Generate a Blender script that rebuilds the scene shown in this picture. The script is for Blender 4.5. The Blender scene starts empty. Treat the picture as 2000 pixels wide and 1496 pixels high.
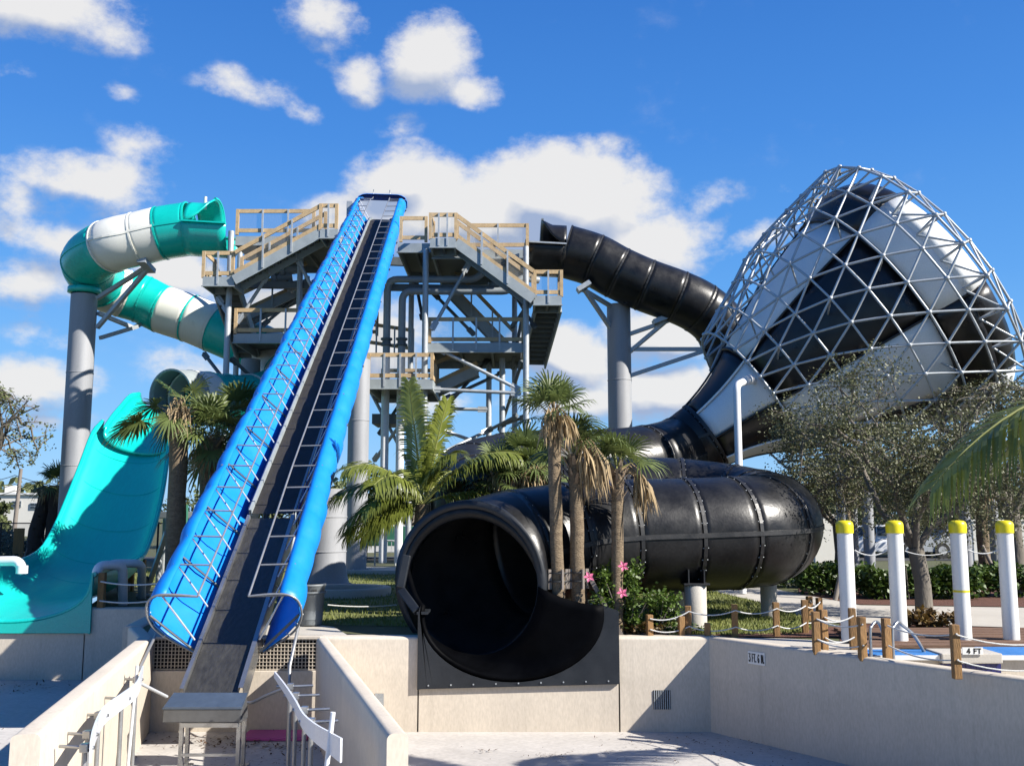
import bpy, bmesh, math, random
from mathutils import Vector as V, Matrix
PI = math.pi
R = random.Random(7)
sc = bpy.context.scene
COL = sc.collection
F = 1950.0; CZ = 1.675; TH = math.atan(262 / F)
CT, ST = math.cos(TH), math.sin(TH)

def P(u, v, Y):
    """world point at forward distance Y seen at photo pixel (u, v)"""
    x = (u - 1000) / F; y = (748 - v) / F
    d = V((x, CT - y * ST, ST + y * CT))
    p = d * (Y / d.y); p.z += CZ
    return p
def G(u, v, z=0.0):
    """world point on the level z seen at photo pixel (u, v)"""
    x = (u - 1000) / F; y = (748 - v) / F
    d = V((x, CT - y * ST, ST + y * CT))
    p = d * ((z - CZ) / d.z); p.z += CZ
    return p

# ------------------------------------------------------------------ materials
AL = .74          # overall reflectance of weathered outdoor finishes
def nd(t, kind, **kw):
    n = t.nodes.new(kind)
    for k, val in kw.items():
        if k.startswith('i_'):
            n.inputs[int(k[2:])].default_value = val
        else:
            setattr(n, k, val)
    return n
def mat(name, col, rough=.6, metal=0., var=.15, scale=3., bump=0., bscale=40., col2=None, stretch=(1, 1, 1), spec=.5, contrast=.5, fine=.06, trans=0., coat=0., tide=0.):
    m = bpy.data.materials.new(name); m.use_nodes = True
    t = m.node_tree; b = t.nodes['Principled BSDF']; L = t.links.new
    tc = nd(t, 'ShaderNodeTexCoord'); mp = nd(t, 'ShaderNodeMapping'); mp.inputs['Scale'].default_value = stretch
    L(tc.outputs['Object'], mp.inputs['Vector'])
    n1 = nd(t, 'ShaderNodeTexNoise'); n1.inputs['Scale'].default_value = scale; n1.inputs['Detail'].default_value = 6; n1.inputs['Roughness'].default_value = .62
    L(mp.outputs['Vector'], n1.inputs['Vector'])
    rp = nd(t, 'ShaderNodeValToRGB')
    c = V(col) * AL; a = c * (1 - var); z = V(col2) * AL if col2 else c * (1 + var)
    rp.color_ramp.elements[0].color = (*a, 1); rp.color_ramp.elements[1].color = (*z, 1)
    w = .5 * (1 - contrast) + .05
    rp.color_ramp.elements[0].position = .5 - w; rp.color_ramp.elements[1].position = .5 + w
    L(n1.outputs['Fac'], rp.inputs['Fac'])
    n2 = nd(t, 'ShaderNodeTexNoise'); n2.inputs['Scale'].default_value = bscale; n2.inputs['Detail'].default_value = 4
    L(mp.outputs['Vector'], n2.inputs['Vector'])
    mr = nd(t, 'ShaderNodeMapRange'); mr.inputs[1].default_value = .3; mr.inputs[2].default_value = .7; mr.inputs[3].default_value = 1 - fine; mr.inputs[4].default_value = 1 + fine
    L(n2.outputs['Fac'], mr.inputs[0])
    mx = nd(t, 'ShaderNodeVectorMath', operation='SCALE')
    L(rp.outputs['Color'], mx.inputs[0]); L(mr.outputs[0], mx.inputs['Scale'])
    base = mx.outputs[0]
    if tide:            # faint waterline and run-down stains left on the plaster
        sp = nd(t, 'ShaderNodeSeparateXYZ'); L(tc.outputs['Object'], sp.inputs[0])
        m3 = nd(t, 'ShaderNodeMapping'); m3.inputs['Scale'].default_value = (7, 7, .5); L(tc.outputs['Object'], m3.inputs[0])
        n3 = nd(t, 'ShaderNodeTexNoise'); n3.inputs['Scale'].default_value = 1; n3.inputs['Detail'].default_value = 5; L(m3.outputs[0], n3.inputs['Vector'])
        ad = nd(t, 'ShaderNodeMath', operation='MULTIPLY_ADD'); ad.inputs[1].default_value = .5; L(n3.outputs['Fac'], ad.inputs[0]); L(sp.outputs['Z'], ad.inputs[2])
        r3 = nd(t, 'ShaderNodeMapRange'); r3.interpolation_type = 'SMOOTHSTEP'; r3.inputs[1].default_value = tide + .22; r3.inputs[2].default_value = tide + .32; r3.inputs[3].default_value = .94; r3.inputs[4].default_value = 1.0; L(ad.outputs[0], r3.inputs[0])
        r4 = nd(t, 'ShaderNodeMapRange'); r4.inputs[1].default_value = .56; r4.inputs[2].default_value = .74; r4.inputs[3].default_value = 1.0; r4.inputs[4].default_value = .90; L(n3.outputs['Fac'], r4.inputs[0])
        mm = nd(t, 'ShaderNodeMath', operation='MULTIPLY'); L(r3.outputs[0], mm.inputs[0]); L(r4.outputs[0], mm.inputs[1])
        m5 = nd(t, 'ShaderNodeVectorMath', operation='SCALE'); L(base, m5.inputs[0]); L(mm.outputs[0], m5.inputs['Scale']); base = m5.outputs[0]
    L(base, b.inputs['Base Color'])
    b.inputs['Metallic'].default_value = metal; b.inputs['Specular IOR Level'].default_value = spec
    r2 = nd(t, 'ShaderNodeMapRange'); r2.inputs[1].default_value = .3; r2.inputs[2].default_value = .7; r2.inputs[3].default_value = max(rough - .09, .02); r2.inputs[4].default_value = min(rough + .09, 1)
    L(n1.outputs['Fac'], r2.inputs[0]); L(r2.outputs[0], b.inputs['Roughness'])
    if coat: b.inputs['Coat Weight'].default_value = coat
    if bump:
        bp = nd(t, 'ShaderNodeBump'); bp.inputs['Strength'].default_value = bump; bp.inputs['Distance'].default_value = .02
        L(n2.outputs['Fac'], bp.inputs['Height']); L(bp.outputs[0], b.inputs['Normal'])
    if trans:
        tr = nd(t, 'ShaderNodeBsdfTranslucent'); L(mx.outputs[0], tr.inputs['Color'])
        ms = nd(t, 'ShaderNodeMixShader'); ms.inputs[0].default_value = trans
        o = t.nodes['Material Output']
        L(b.outputs[0], ms.inputs[1]); L(tr.outputs[0], ms.inputs[2]); L(ms.outputs[0], o.inputs['Surface'])
    return m
M = {}
M['stucco'] = mat('stucco', (.64, .565, .465), .85, var=.12, scale=1.7, bump=.06, bscale=45, contrast=.35, stretch=(1, 1, .32), fine=.08, tide=.80)
M['pool_floor'] = mat('pool_plaster', (.53, .50, .465), .75, var=.22, scale=.9, bump=.10, bscale=18, contrast=.4, fine=.10)
M['ground'] = mat('bare_ground', (.10, .085, .05), .95, var=.4, scale=1.5, bump=.6, bscale=25, col2=(.11, .13, .04))
M['lawn'] = mat('lawn', (.12, .15, .03), .95, var=.4, scale=2.2, bump=.8, bscale=60, col2=(.25, .26, .07), fine=.3)
M['blade'] = mat('grass_blade', (.15, .21, .03), .7, var=.4, scale=1.4, col2=(.34, .36, .09), trans=.3)
M['concrete'] = mat('concrete', (.52, .485, .43), .85, var=.12, scale=1.1, bump=.15, bscale=40, contrast=.3)
M['mulch'] = mat('mulch', (.10, .035, .02), .95, var=.5, scale=14, bump=1., bscale=60, col2=(.19, .075, .045), fine=.4)
M['deckwood'] = mat('deck_wood', (.17, .095, .06), .8, var=.3, scale=5, bump=.3, stretch=(.3, 4, 1))
M['bluedeck'] = mat('blue_deck', (.03, .19, .52), .7, var=.15, scale=3, bump=.2)
M['tile'] = mat('blue_tile', (.012, .015, .13), .15, var=.3, scale=9)
M['grout'] = mat('grout', (.3, .3, .33), .9)
M['white'] = mat('white_paint', (.80, .80, .78), .4, var=.05, scale=2.5, fine=.03)
M['pvc'] = mat('white_pvc', (.78, .79, .80), .35, var=.06, scale=3)
M['greypvc'] = mat('grey_pipe', (.30, .33, .35), .45, var=.10, scale=3)
M['yellow'] = mat('yellow_plastic', (.78, .66, .01), .35, var=.08, scale=6)
M['black'] = mat('black_fibreglass', (.009, .009, .010), .34, var=.4, scale=2.4, col2=(.021, .021, .022), bump=.10, bscale=22, spec=.30, fine=.2, stretch=(1, 1, 1))
M['blackrim'] = mat('black_flange', (.017, .017, .018), .45, var=.3, scale=5, bump=.1)
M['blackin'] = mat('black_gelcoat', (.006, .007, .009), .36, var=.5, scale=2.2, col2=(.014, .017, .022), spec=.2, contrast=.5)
M['teal'] = mat('teal_fibreglass', (.004, .52, .45), .28, var=.10, scale=1.3, spec=.5, fine=.04)
M['tealdull'] = mat('teal_worn', (.004, .56, .50), .42, var=.07, scale=.8, bump=.03, bscale=14, fine=.07, stretch=(3, .35, .35), contrast=.1)
M['fibrewhite'] = mat('white_fibreglass', (.84, .83, .75), .35, var=.07, scale=1.2)
M['greyfibre'] = mat('grey_fibreglass', (.30, .34, .34), .5, var=.1)
M['panelwhite'] = mat('white_panel', (.90, .92, .92), .4, var=.05, scale=1.1)
M['panelblack'] = mat('black_panel', (.010, .010, .012), .33, var=.3, scale=1.5, fine=.15, bump=.06, bscale=16)
M['galv'] = mat('galvanised_steel', (.46, .49, .51), .5, .35, var=.16, scale=5, fine=.1)
M['strut'] = mat('painted_strut', (.50, .53, .55), .42, .25, var=.15, scale=4)
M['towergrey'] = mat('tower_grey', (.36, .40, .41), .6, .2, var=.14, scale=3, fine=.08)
M['darksteel'] = mat('dark_steel', (.13, .15, .16), .6, .2, var=.2, scale=3)
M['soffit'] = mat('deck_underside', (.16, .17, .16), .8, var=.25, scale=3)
M['column'] = mat('pillar_steel', (.33, .34, .36), .6, .15, var=.2, scale=1.0, stretch=(2.2, 2.2, .35), fine=.06, bump=.04)
M['wood'] = mat('rail_wood', (.52, .37, .20), .75, var=.28, scale=3.5, bump=.2, bscale=30, stretch=(1, 1, 1), fine=.12)
M['postwood'] = mat('post_wood', (.27, .145, .05), .8, var=.35, scale=5, bump=.4, bscale=30, stretch=(3, 3, .5), fine=.15)
M['rope'] = mat('white_rope', (.68, .68, .66), .8, var=.12, scale=20, bump=.6, bscale=120)
M['bluetarp'] = mat('blue_tarp', (.004, .27, .88), .5, var=.08, scale=1.6, bump=.12, bscale=9, trans=.12, fine=.04)
M['navy'] = mat('navy_side', (.012, .035, .16), .4, var=.2, scale=2)
M['stainless'] = mat('stainless', (.46, .47, .48), .32, .85, var=.12, scale=4, stretch=(1, .25, 1), bump=.04)
M['pan'] = mat('pan_steel', (.042, .041, .038), .5, .15, var=.4, scale=2.6, stretch=(2.6, .8, 1), bump=.35, bscale=9, fine=.25, contrast=.3)
M['belt'] = mat('rubber_belt', (.020, .018, .0165), .7, var=.25, scale=2.5, bump=.25, bscale=18, stretch=(1.5, 1, 1), fine=.15)
M['steelbox'] = mat('sheet_steel', (.17, .175, .18), .45, .6, var=.18, scale=3, bump=.05, bscale=12)
M['bluebox'] = mat('sheet_steel_top', (.12, .16, .21), .38, .5, var=.15, scale=3, bump=.05, bscale=12)
M['pipe'] = mat('bare_pipe', (.34, .345, .35), .4, .5, var=.12, scale=6)
M['lightpipe'] = mat('light_pipe', (.62, .64, .66), .4, .3, var=.08, scale=6)
M['hdpe'] = mat('white_sheet', (.74, .76, .80), .35, var=.05, scale=3)
M['pink'] = mat('pink_mat', (.48, .09, .30), .8, var=.1)
M['plateblack'] = mat('weathered_black_plate', (.012, .0145, .019), .45, var=.4, scale=2.5, col2=(.030, .035, .043), spec=.3, contrast=.2)
M['shadeblack'] = mat('black_scoop_shade', (.0012, .0012, .0016), .5, var=.5, scale=2, col2=(.004, .0045, .006), spec=.02)  # shade inside the scoop put into the colour, darker than the slide's own black
M['dark'] = mat('opening_shade', (.012, .012, .012), .9)  # near-black colour that stands in for shade inside the drain openings
M['can'] = mat('grey_plastic', (.20, .22, .23), .55, var=.1)
M['ink'] = mat('sign_ink', (.02, .02, .02), .6)
M['sabal'] = mat('sabal_leaf', (.07, .12, .025), .5, var=.4, scale=2.2, col2=(.22, .27, .08), trans=.3)
M['sabal_dry'] = mat('dry_frond', (.34, .23, .11), .85, var=.4, scale=4, col2=(.62, .47, .27), trans=.15)
M['coco'] = mat('coconut_leaf', (.10, .15, .02), .42, var=.4, scale=1.6, col2=(.34, .38, .07), trans=.35)
M['rachis'] = mat('frond_stem', (.26, .27, .07), .6, var=.2)
M['bark'] = mat('palm_bark', (.17, .115, .065), .95, var=.4, scale=7, bump=1., bscale=30, stretch=(1, 1, 3), fine=.25, col2=(.29, .22, .14))
M['boot'] = mat('palm_boot', (.30, .19, .105), .9, var=.4, scale=6, bump=.5, col2=(.42, .33, .24))
M['darkbark'] = mat('dark_bark', (.05, .035, .03), .95, var=.4, scale=7, bump=1., stretch=(1, 1, 3))
M['treebark'] = mat('tree_bark', (.15, .13, .105), .9, var=.35, scale=5, bump=.7, bscale=25, stretch=(1, 1, .4))
M['oak'] = mat('oak_leaf', (.085, .10, .038), .6, var=.5, scale=1.3, col2=(.21, .22, .095), trans=.2, contrast=.2)
M['leaf'] = mat('bush_leaf', (.045, .10, .012), .5, var=.45, scale=2.5, col2=(.15, .24, .03), trans=.25)
M['hedge'] = mat('hedge_leaf', (.035, .085, .012), .5, var=.45, scale=1.8, col2=(.12, .20, .03), trans=.2)
M['redleaf'] = mat('red_leaf', (.14, .045, .02), .5, var=.5, scale=5, col2=(.22, .15, .03), trans=.2)
M['darkleaf'] = mat('far_leaf', (.02, .035, .01), .7, var=.4, scale=1.2, col2=(.06, .085, .02))
M['farleaf'] = mat('distant_leaf', (.08, .11, .03), .7, var=.4, scale=.6, col2=(.2, .23, .08), trans=.2)
M['flower'] = mat('pink_petal', (.75, .16, .32), .6, var=.15, trans=.2)
M['cream'] = mat('cream_paint', (.72, .70, .64), .8, var=.06, scale=.5)
M['winglass'] = mat('dark_glass', (.03, .04, .05), .1)
M['greenmesh'] = mat('green_screen', (.02, .14, .09), .8, var=.2)
M['asph'] = mat('asphalt', (.06, .06, .06), .9, var=.2)
M['utility'] = mat('weathered_pole', (.22, .19, .165), .9, var=.2)
M['stone'] = mat('stone_wall', (.33, .28, .22), .9, var=.4, scale=4, bump=.6)
M['car'] = mat('white_car_paint', (.75, .76, .78), .25, coat=.6, var=.02)
M['debris'] = mat('dry_leaf_litter', (.09, .05, .03), .9, var=.5, scale=9, col2=(.16, .09, .05))
def screen_mat():
    m = bpy.data.materials.new('wire_infill'); m.use_nodes = True; t = m.node_tree; t.nodes.clear(); L = t.links.new
    o = nd(t, 'ShaderNodeOutputMaterial'); a = nd(t, 'ShaderNodeBsdfTransparent'); d = nd(t, 'ShaderNodeBsdfDiffuse'); d.inputs[0].default_value = (.3, .3, .28, 1)
    x = nd(t, 'ShaderNodeMixShader'); x.inputs[0].default_value = .16
    L(a.outputs[0], x.inputs[1]); L(d.outputs[0], x.inputs[2]); L(x.outputs[0], o.inputs[0]); return m
M['infill'] = screen_mat()

# ------------------------------------------------------------------ mesh builder
def frame_of(t, up=V((0, 0, 1))):
    t = t.normalized(); s = t.cross(up)
    if s.length < 1e-4: s = V((1, 0, 0))
    s.normalize(); return t, s, s.cross(t).normalized()
class MB:
    def __init__(s): s.v = []; s.f = []; s.mi = []; s.sm = []
    def add(s, vs, fs, mi=0, smooth=False):
        o = len(s.v); s.v += [tuple(x) for x in vs]
        for f in fs: s.f.append(tuple(i + o for i in f)); s.mi.append(mi); s.sm.append(smooth)
    def beam(s, a, b, w, h, mi=0, up=V((0, 0, 1))):
        a = V(a); b = V(b); t, sd, u = frame_of(b - a, up); w /= 2; h /= 2
        vs = [p + sd * x + u * y for p in (a, b) for x, y in ((-w, -h), (w, -h), (w, h), (-w, h))]
        s.add(vs, [(0, 1, 2, 3), (7, 6, 5, 4), (0, 4, 5, 1), (1, 5, 6, 2), (2, 6, 7, 3), (3, 7, 4, 0)], mi)
    def box(s, lo, hi, mi=0):
        x0, y0, z0 = lo; x1, y1, z1 = hi
        s.add([(x0, y0, z0), (x1, y0, z0), (x1, y1, z0), (x0, y1, z0), (x0, y0, z1), (x1, y0, z1), (x1, y1, z1), (x0, y1, z1)],
              [(0, 3, 2, 1), (4, 5, 6, 7), (0, 1, 5, 4), (1, 2, 6, 5), (2, 3, 7, 6), (3, 0, 4, 7)], mi)
    def bbox(s, lo, hi, r=.02, mi=0):
        """box with chamfered edges"""
        bm = bmesh.new(); bmesh.ops.create_cube(bm, size=1)
        lo = V(lo); hi = V(hi)
        for q in bm.verts: q.co = V([(lo[i] + hi[i]) / 2 + q.co[i] * (hi[i] - lo[i]) for i in range(3)])
        bmesh.ops.bevel(bm, geom=bm.edges[:], offset=r, segments=2, profile=.6, affect='EDGES')
        bm.verts.index_update(); s.add([q.co for q in bm.verts], [[q.index for q in f.verts] for f in bm.faces], mi); bm.free()
    def tube(s, a, b, r, n=8, r2=None, mi=0, caps=True):
        a = V(a); b = V(b); r2 = r if r2 is None else r2; t, sd, u = frame_of(b - a)
        vs = [p + (sd * math.cos(2 * PI * i / n) + u * math.sin(2 * PI * i / n)) * q for p, q in ((a, r), (b, r2)) for i in range(n)]
        s.add(vs, [(i, (i + 1) % n, n + (i + 1) % n, n + i) for i in range(n)], mi, n > 5)
        if caps: s.add(vs[:n], [tuple(range(n - 1, -1, -1))], mi); s.add(vs[n:], [tuple(range(n))], mi)
    def path(s, pts, r, n=8, mi=0, caps=True):
        pts = [V(p) for p in pts]; rs = r if isinstance(r, (list, tuple)) else [r] * len(pts)
        t0 = (pts[1] - pts[0]).normalized(); _, sd, u = frame_of(t0); rows = []
        for i, p in enumerate(pts):
            t = (pts[min(i + 1, len(pts) - 1)] - pts[max(i - 1, 0)]).normalized()
            ax = t0.cross(t)
            if ax.length > 1e-6:
                rot = Matrix.Rotation(t0.angle(t), 3, ax.normalized()); sd = rot @ sd; u = rot @ u
            t0 = t
            rows.append([p + (sd * math.cos(2 * PI * k / n) + u * math.sin(2 * PI * k / n)) * rs[i] for k in range(n)])
        s.grid(rows, True, mi)
        if caps: s.add(rows[0], [tuple(range(n - 1, -1, -1))], mi); s.add(rows[-1], [tuple(range(n))], mi)
    def grid(s, rows, closed=False, mi=0, smooth=True):
        n = len(rows[0]); vs = [p for r in rows for p in r]; fs = []
        for i in range(len(rows) - 1):
            for k in range(n if closed else n - 1):
                k2 = (k + 1) % n; fs.append((i * n + k, i * n + k2, (i + 1) * n + k2, (i + 1) * n + k))
        s.add(vs, fs, mi, smooth)
    def lathe(s, c, prof, n=16, mi=0, smooth=True):
        c = V(c)
        s.grid([[c + V((r * math.cos(2 * PI * k / n), r * math.sin(2 * PI * k / n), z)) for k in range(n)] for r, z in prof], True, mi, smooth)
    def poly(s, pts, z0, z1, mi=0):
        n = len(pts); vs = [(p[0], p[1], z0) for p in pts] + [(p[0], p[1], z1) for p in pts]
        s.add(vs, [tuple(range(n, 2 * n)), tuple(range(n - 1, -1, -1))] + [(i, (i + 1) % n, n + (i + 1) % n, n + i) for i in range(n)], mi)
    def leaf(s, p, d, nrm, L, w, mi=0):
        d = V(d); sd = d.cross(nrm)
        if sd.length < 1e-5: sd = V((1, 0, 0))
        sd = sd.normalized() * w
        s.add([p, p + d * L * .45 + sd, p + d * L, p + d * L * .45 - sd], [(0, 1, 2, 3)], mi)
    def build(s, name, mats, parent=None, loc=None, solid=0, kind=None, bevel=0, offset=-1):
        me = bpy.data.meshes.new(name)
        o = V(loc) if loc is not None else (abs_loc(parent) if parent else V((0, 0, 0)))
        ms = mats if isinstance(mats, (list, tuple)) else [mats]
        me.from_pydata([(x - o.x, y - o.y, z - o.z) for x, y, z in s.v], [], s.f)
        for k in ms: me.materials.append(M[k] if isinstance(k, str) else k)
        me.polygons.foreach_set('material_index', s.mi); me.polygons.foreach_set('use_smooth', s.sm)
        me.update(); ob = bpy.data.objects.new(name, me); COL.objects.link(ob)
        if parent:
            ob.parent = parent
            ob.location = o - abs_loc(parent)
        else: ob.location = o
        if solid:
            md = ob.modifiers.new('thickness', 'SOLIDIFY'); md.thickness = solid; md.offset = offset
        if bevel:
            md = ob.modifiers.new('edge', 'BEVEL'); md.width = bevel; md.segments = 2; md.limit_method = 'ANGLE'
        if kind: ob['kind'] = kind
        return ob
def abs_loc(o):
    p = V((0, 0, 0))
    while o: p += o.location; o = o.parent
    return p
def tag(o, label, cat, group=None):
    o['label'] = label; o['category'] = cat
    if group: o['group'] = group
    return o
def thing(name, loc, label, cat, group=None):
    o = bpy.data.objects.new(name, None); COL.objects.link(o); o.location = V(loc); o.empty_display_size = .2
    return tag(o, label, cat, group)
def dup(root, loc, label):
    def cp(o, par):
        c = o.copy(); COL.objects.link(c); c.parent = par
        for k in o.children: cp(k, c)
        return c
    c = cp(root, None); c.location = V(loc); c['label'] = label
    return c
def cat_rom(pts, per=8):
    pts = [V(p) for p in pts]; q = [pts[0] * 2 - pts[1]] + pts + [pts[-1] * 2 - pts[-2]]; out = []
    for i in range(1, len(q) - 2):
        a, b, c, d = q[i - 1:i + 3]
        for k in range(per):
            t = k / per
            out.append(.5 * ((2 * b) + (c - a) * t + (2 * a - 5 * b + 4 * c - d) * t * t + (3 * b - 3 * c + d - a) * t ** 3))
    out.append(pts[-1]); return out
def sag(a, b, drop, n=10):
    a = V(a); b = V(b)
    return [a.lerp(b, i / n) - V((0, 0, drop * 4 * (i / n) * (1 - i / n))) for i in range(n + 1)]
def rv(): 
    while 1:
        p = V((R.uniform(-1, 1), R.uniform(-1, 1), R.uniform(-1, 1)))
        if .05 < p.length < 1: return p.normalized()
SKY_STRENGTH = .10; CLOUD_GAIN = .88; EXPOSURE = 1.2; SKY_OWN = .10
# ------------------------------------------------------------------ camera, light, sky
cam = bpy.data.cameras.new('camera'); co = bpy.data.objects.new('camera', cam); COL.objects.link(co)
cam.sensor_fit = 'HORIZONTAL'; cam.sensor_width = 36; cam.lens = 36 * F / 2000; cam.clip_end = 3000; cam.clip_start = .05
co.location = (0, 0, CZ); co.rotation_euler = (PI / 2 + TH, 0, 0); sc.camera = co
SUND = V((1.38, -.60, 1.03)).normalized()
sl = bpy.data.lights.new('sun', 'SUN'); so = bpy.data.objects.new('sun', sl); COL.objects.link(so)
sl.energy = 5.0; sl.angle = math.radians(.5); sl.color = (1, .945, .86)
so.rotation_euler = SUND.to_track_quat('Z', 'Y').to_euler(); so.location = (20, -10, 30)
w = bpy.data.worlds.new('World'); sc.world = w; w.use_nodes = True
t = w.node_tree; t.nodes.clear(); L = t.links.new
def vm(op, a=None, b=None):
    n = nd(t, 'ShaderNodeVectorMath', operation=op)
    for i, x in enumerate((a, b)):
        if x is None: continue
        if hasattr(x, 'links'): L(x, n.inputs[i])
        else: n.inputs[i].default_value = x
    return n
def mt(op, a, b=None, c=None, clamp=False):
    n = nd(t, 'ShaderNodeMath', operation=op); n.use_clamp = clamp
    for i, x in enumerate((a, b, c)):
        if x is None: continue
        if hasattr(x, 'links'): L(x, n.inputs[i])
        else: n.inputs[i].default_value = x
    return n.outputs[0]
out = nd(t, 'ShaderNodeOutputWorld'); bg = nd(t, 'ShaderNodeBackground'); bg.inputs[1].default_value = SKY_STRENGTH
sky = nd(t, 'ShaderNodeTexSky'); sky.sky_type = 'NISHITA'; sky.sun_disc = False
sky.sun_elevation = math.asin(SUND.z); sky.sun_rotation = math.atan2(SUND.x, SUND.y)
sky.air_density = 1.0; sky.dust_density = .35; sky.ozone_density = 3.0; sky.altitude = 0
tc = nd(t, 'ShaderNodeTexCoord'); D = tc.outputs['Generated']
sep = nd(t, 'ShaderNodeSeparateXYZ'); L(D, sep.inputs[0])
def lin(c): return [((x / 255 + .055) / 1.055) ** 2.4 if x > 10 else x / 255 / 12.92 for x in c]
sr = nd(t, 'ShaderNodeValToRGB'); el = sr.color_ramp.elements
for k, (pos, c) in enumerate(((0.0, (150, 204, 252)), (.10, (122, 188, 248)), (.22, (88, 163, 240)), (.36, (62, 138, 226)), (.50, (46, 118, 208)), (1.0, (36, 92, 176)))):
    e_ = el[k] if k < 2 else el.new(pos)
    e_.position = pos; e_.color = (*lin(c), 1)
el[1].position = .10
L(sep.outputs['Z'], sr.inputs[0])
sgn_ = vm('SCALE', sr.outputs[0]); sgn_.inputs['Scale'].default_value = 1 / (2 ** EXPOSURE) / SKY_STRENGTH
hs = nd(t, 'ShaderNodeMix'); hs.data_type = 'RGBA'; hs.inputs[0].default_value = SKY_OWN
L(sgn_.outputs[0], hs.inputs[6]); L(sky.outputs[0], hs.inputs[7])
# clouds: masses placed by compass direction and height, broken up by noise
n1 = nd(t, 'ShaderNodeTexNoise'); n1.inputs['Scale'].default_value = 9; n1.inputs['Detail'].default_value = 9; n1.inputs['Roughness'].default_value = .56; n1.inputs['Distortion'].default_value = .25
mpn = nd(t, 'ShaderNodeMapping'); mpn.inputs['Scale'].default_value = (1, 1, 1.5); L(D, mpn.inputs[0]); L(mpn.outputs[0], n1.inputs['Vector'])
n2 = nd(t, 'ShaderNodeTexNoise'); n2.inputs['Scale'].default_value = 30; n2.inputs['Detail'].default_value = 8; n2.inputs['Roughness'].default_value = .66
L(mpn.outputs[0], n2.inputs['Vector'])
def cdir(u, v): return (P(u, v, 100) - V((0, 0, CZ))).normalized()
CL = [  # u, v, half width, half height, strength
 (100, 35, 190, 74, .85), (620, 35, 105, 62, .92), (625, 85, 50, 40, .6), (690, 150, 66, 56, .62), (840, 125, 130, 85, .88), (930, 185, 110, 36, .72), (470, 175, 110, 45, .42), (570, 210, 60, 30, .38),
 (240, 200, 60, 26, .34), (30, 165, 80, 24, .3), (290, 300, 110, 50, .48), (170, 365, 170, 60, .74), (90, 480, 200, 76, .66), (60, 545, 180, 70, .66), (370, 530, 150, 70, .78), (20, 410, 60, 60, .55),
 (810, 355, 170, 86, 1.1), (1090, 385, 250, 130, 1.35), (1100, 320, 95, 62, 1.1), (930, 430, 360, 105, 1.3), (1240, 480, 220, 85, 1.0), (1370, 410, 110, 46, .42), (1480, 490, 140, 42, .55), (560, 630, 190, 100, .95), (700, 650, 220, 120, .9),
 (60, 735, 160, 64, .8), (60, 640, 100, 40, .36), (1120, 700, 170, 85, 1.1), (1290, 655, 150, 80, 1.0), (1330, 745, 220, 70, .85), (1150, 790, 230, 50, .6), (780, 245, 90, 40, .3), (1540, 400, 60, 26, .34), (100, 800, 170, 26, .45), (400, 720, 150, 60, .4), (840, 780, 160, 50, .4)]
def masses(vec):
    acc = None
    for u, v, a, b, s in CL:
        c = cdir(u, v)
        e = vm('SUBTRACT', vec, tuple(c)); q = vm('MULTIPLY', e.outputs[0], (F / a, 1.2, F / b * .98)); ln = vm('LENGTH', q.outputs[0]).outputs['Value']
        k = mt('MULTIPLY', mt('SUBTRACT', 1.0, ln, clamp=True), s)
        acc = k if acc is None else mt('SMOOTH_MAX', acc, k, .08)
    return acc
wob = nd(t, 'ShaderNodeTexNoise'); wob.inputs['Scale'].default_value = 5; wob.inputs['Detail'].default_value = 5; L(D, wob.inputs['Vector'])
wv = vm('SCALE', vm('SUBTRACT', wob.outputs['Color'], (.5, .5, .5)).outputs[0]); wv.inputs['Scale'].default_value = .07
DW = vm('ADD', D, wv.outputs[0]).outputs[0]
acc = masses(DW); acc2 = masses(vm('ADD', DW, (.010, 0, .024)).outputs[0])
nz = mt('ADD', mt('MULTIPLY', mt('SUBTRACT', n1.outputs['Fac'], .5), 1.5), mt('MULTIPLY', mt('SUBTRACT', n2.outputs['Fac'], .5), .95))
den = mt('ADD', mt('MULTIPLY', acc, 1.15), nz)
den = mt('MULTIPLY', den, mt('MULTIPLY', acc, 6.0, clamp=True))
ss = nd(t, 'ShaderNodeMapRange'); ss.interpolation_type = 'SMOOTHSTEP'; ss.inputs[1].default_value = .07; ss.inputs[2].default_value = .70; L(den, ss.inputs[0])
# brighter where the mass is thick and sun-facing, greyer in the hollows
n3 = nd(t, 'ShaderNodeTexNoise'); n3.inputs['Scale'].default_value = 9; n3.inputs['Detail'].default_value = 5; n3.inputs['Distortion'].default_value = .25
of = vm('ADD', mpn.outputs[0], tuple(V((SUND.x, SUND.y * .4, SUND.z * 1.9)) * .035)); L(of.outputs[0], n3.inputs['Vector'])
lit = mt('ADD', mt('ADD', mt('MULTIPLY', mt('SUBTRACT', n1.outputs['Fac'], n3.outputs['Fac']), 2.4), mt('MULTIPLY', mt('SUBTRACT', acc, acc2), 2.2)), .66, clamp=True)
cr = nd(t, 'ShaderNodeValToRGB'); cr.color_ramp.elements[0].color = (.42, .52, .74, 1); cr.color_ramp.elements[1].color = (.98, .97, .96, 1)
cr.color_ramp.elements[0].position = .12; cr.color_ramp.elements[1].position = .85
L(lit, cr.inputs[0])
cs = vm('SCALE', cr.outputs[0]); cs.inputs['Scale'].default_value = CLOUD_GAIN / (2 ** EXPOSURE) / SKY_STRENGTH
mx = nd(t, 'ShaderNodeMix'); mx.data_type = 'RGBA'
L(mt('MULTIPLY', ss.outputs[0], .96), mx.inputs[0]); L(hs.outputs[2], mx.inputs[6]); L(cs.outputs[0], mx.inputs[7])
L(mx.outputs[2], bg.inputs[0]); L(bg.outputs[0], out.inputs[0])
sc.view_settings.view_transform = 'Standard'; sc.view_settings.look = 'None'; sc.view_settings.gamma = 1; sc.view_settings.exposure = EXPOSURE
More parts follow.
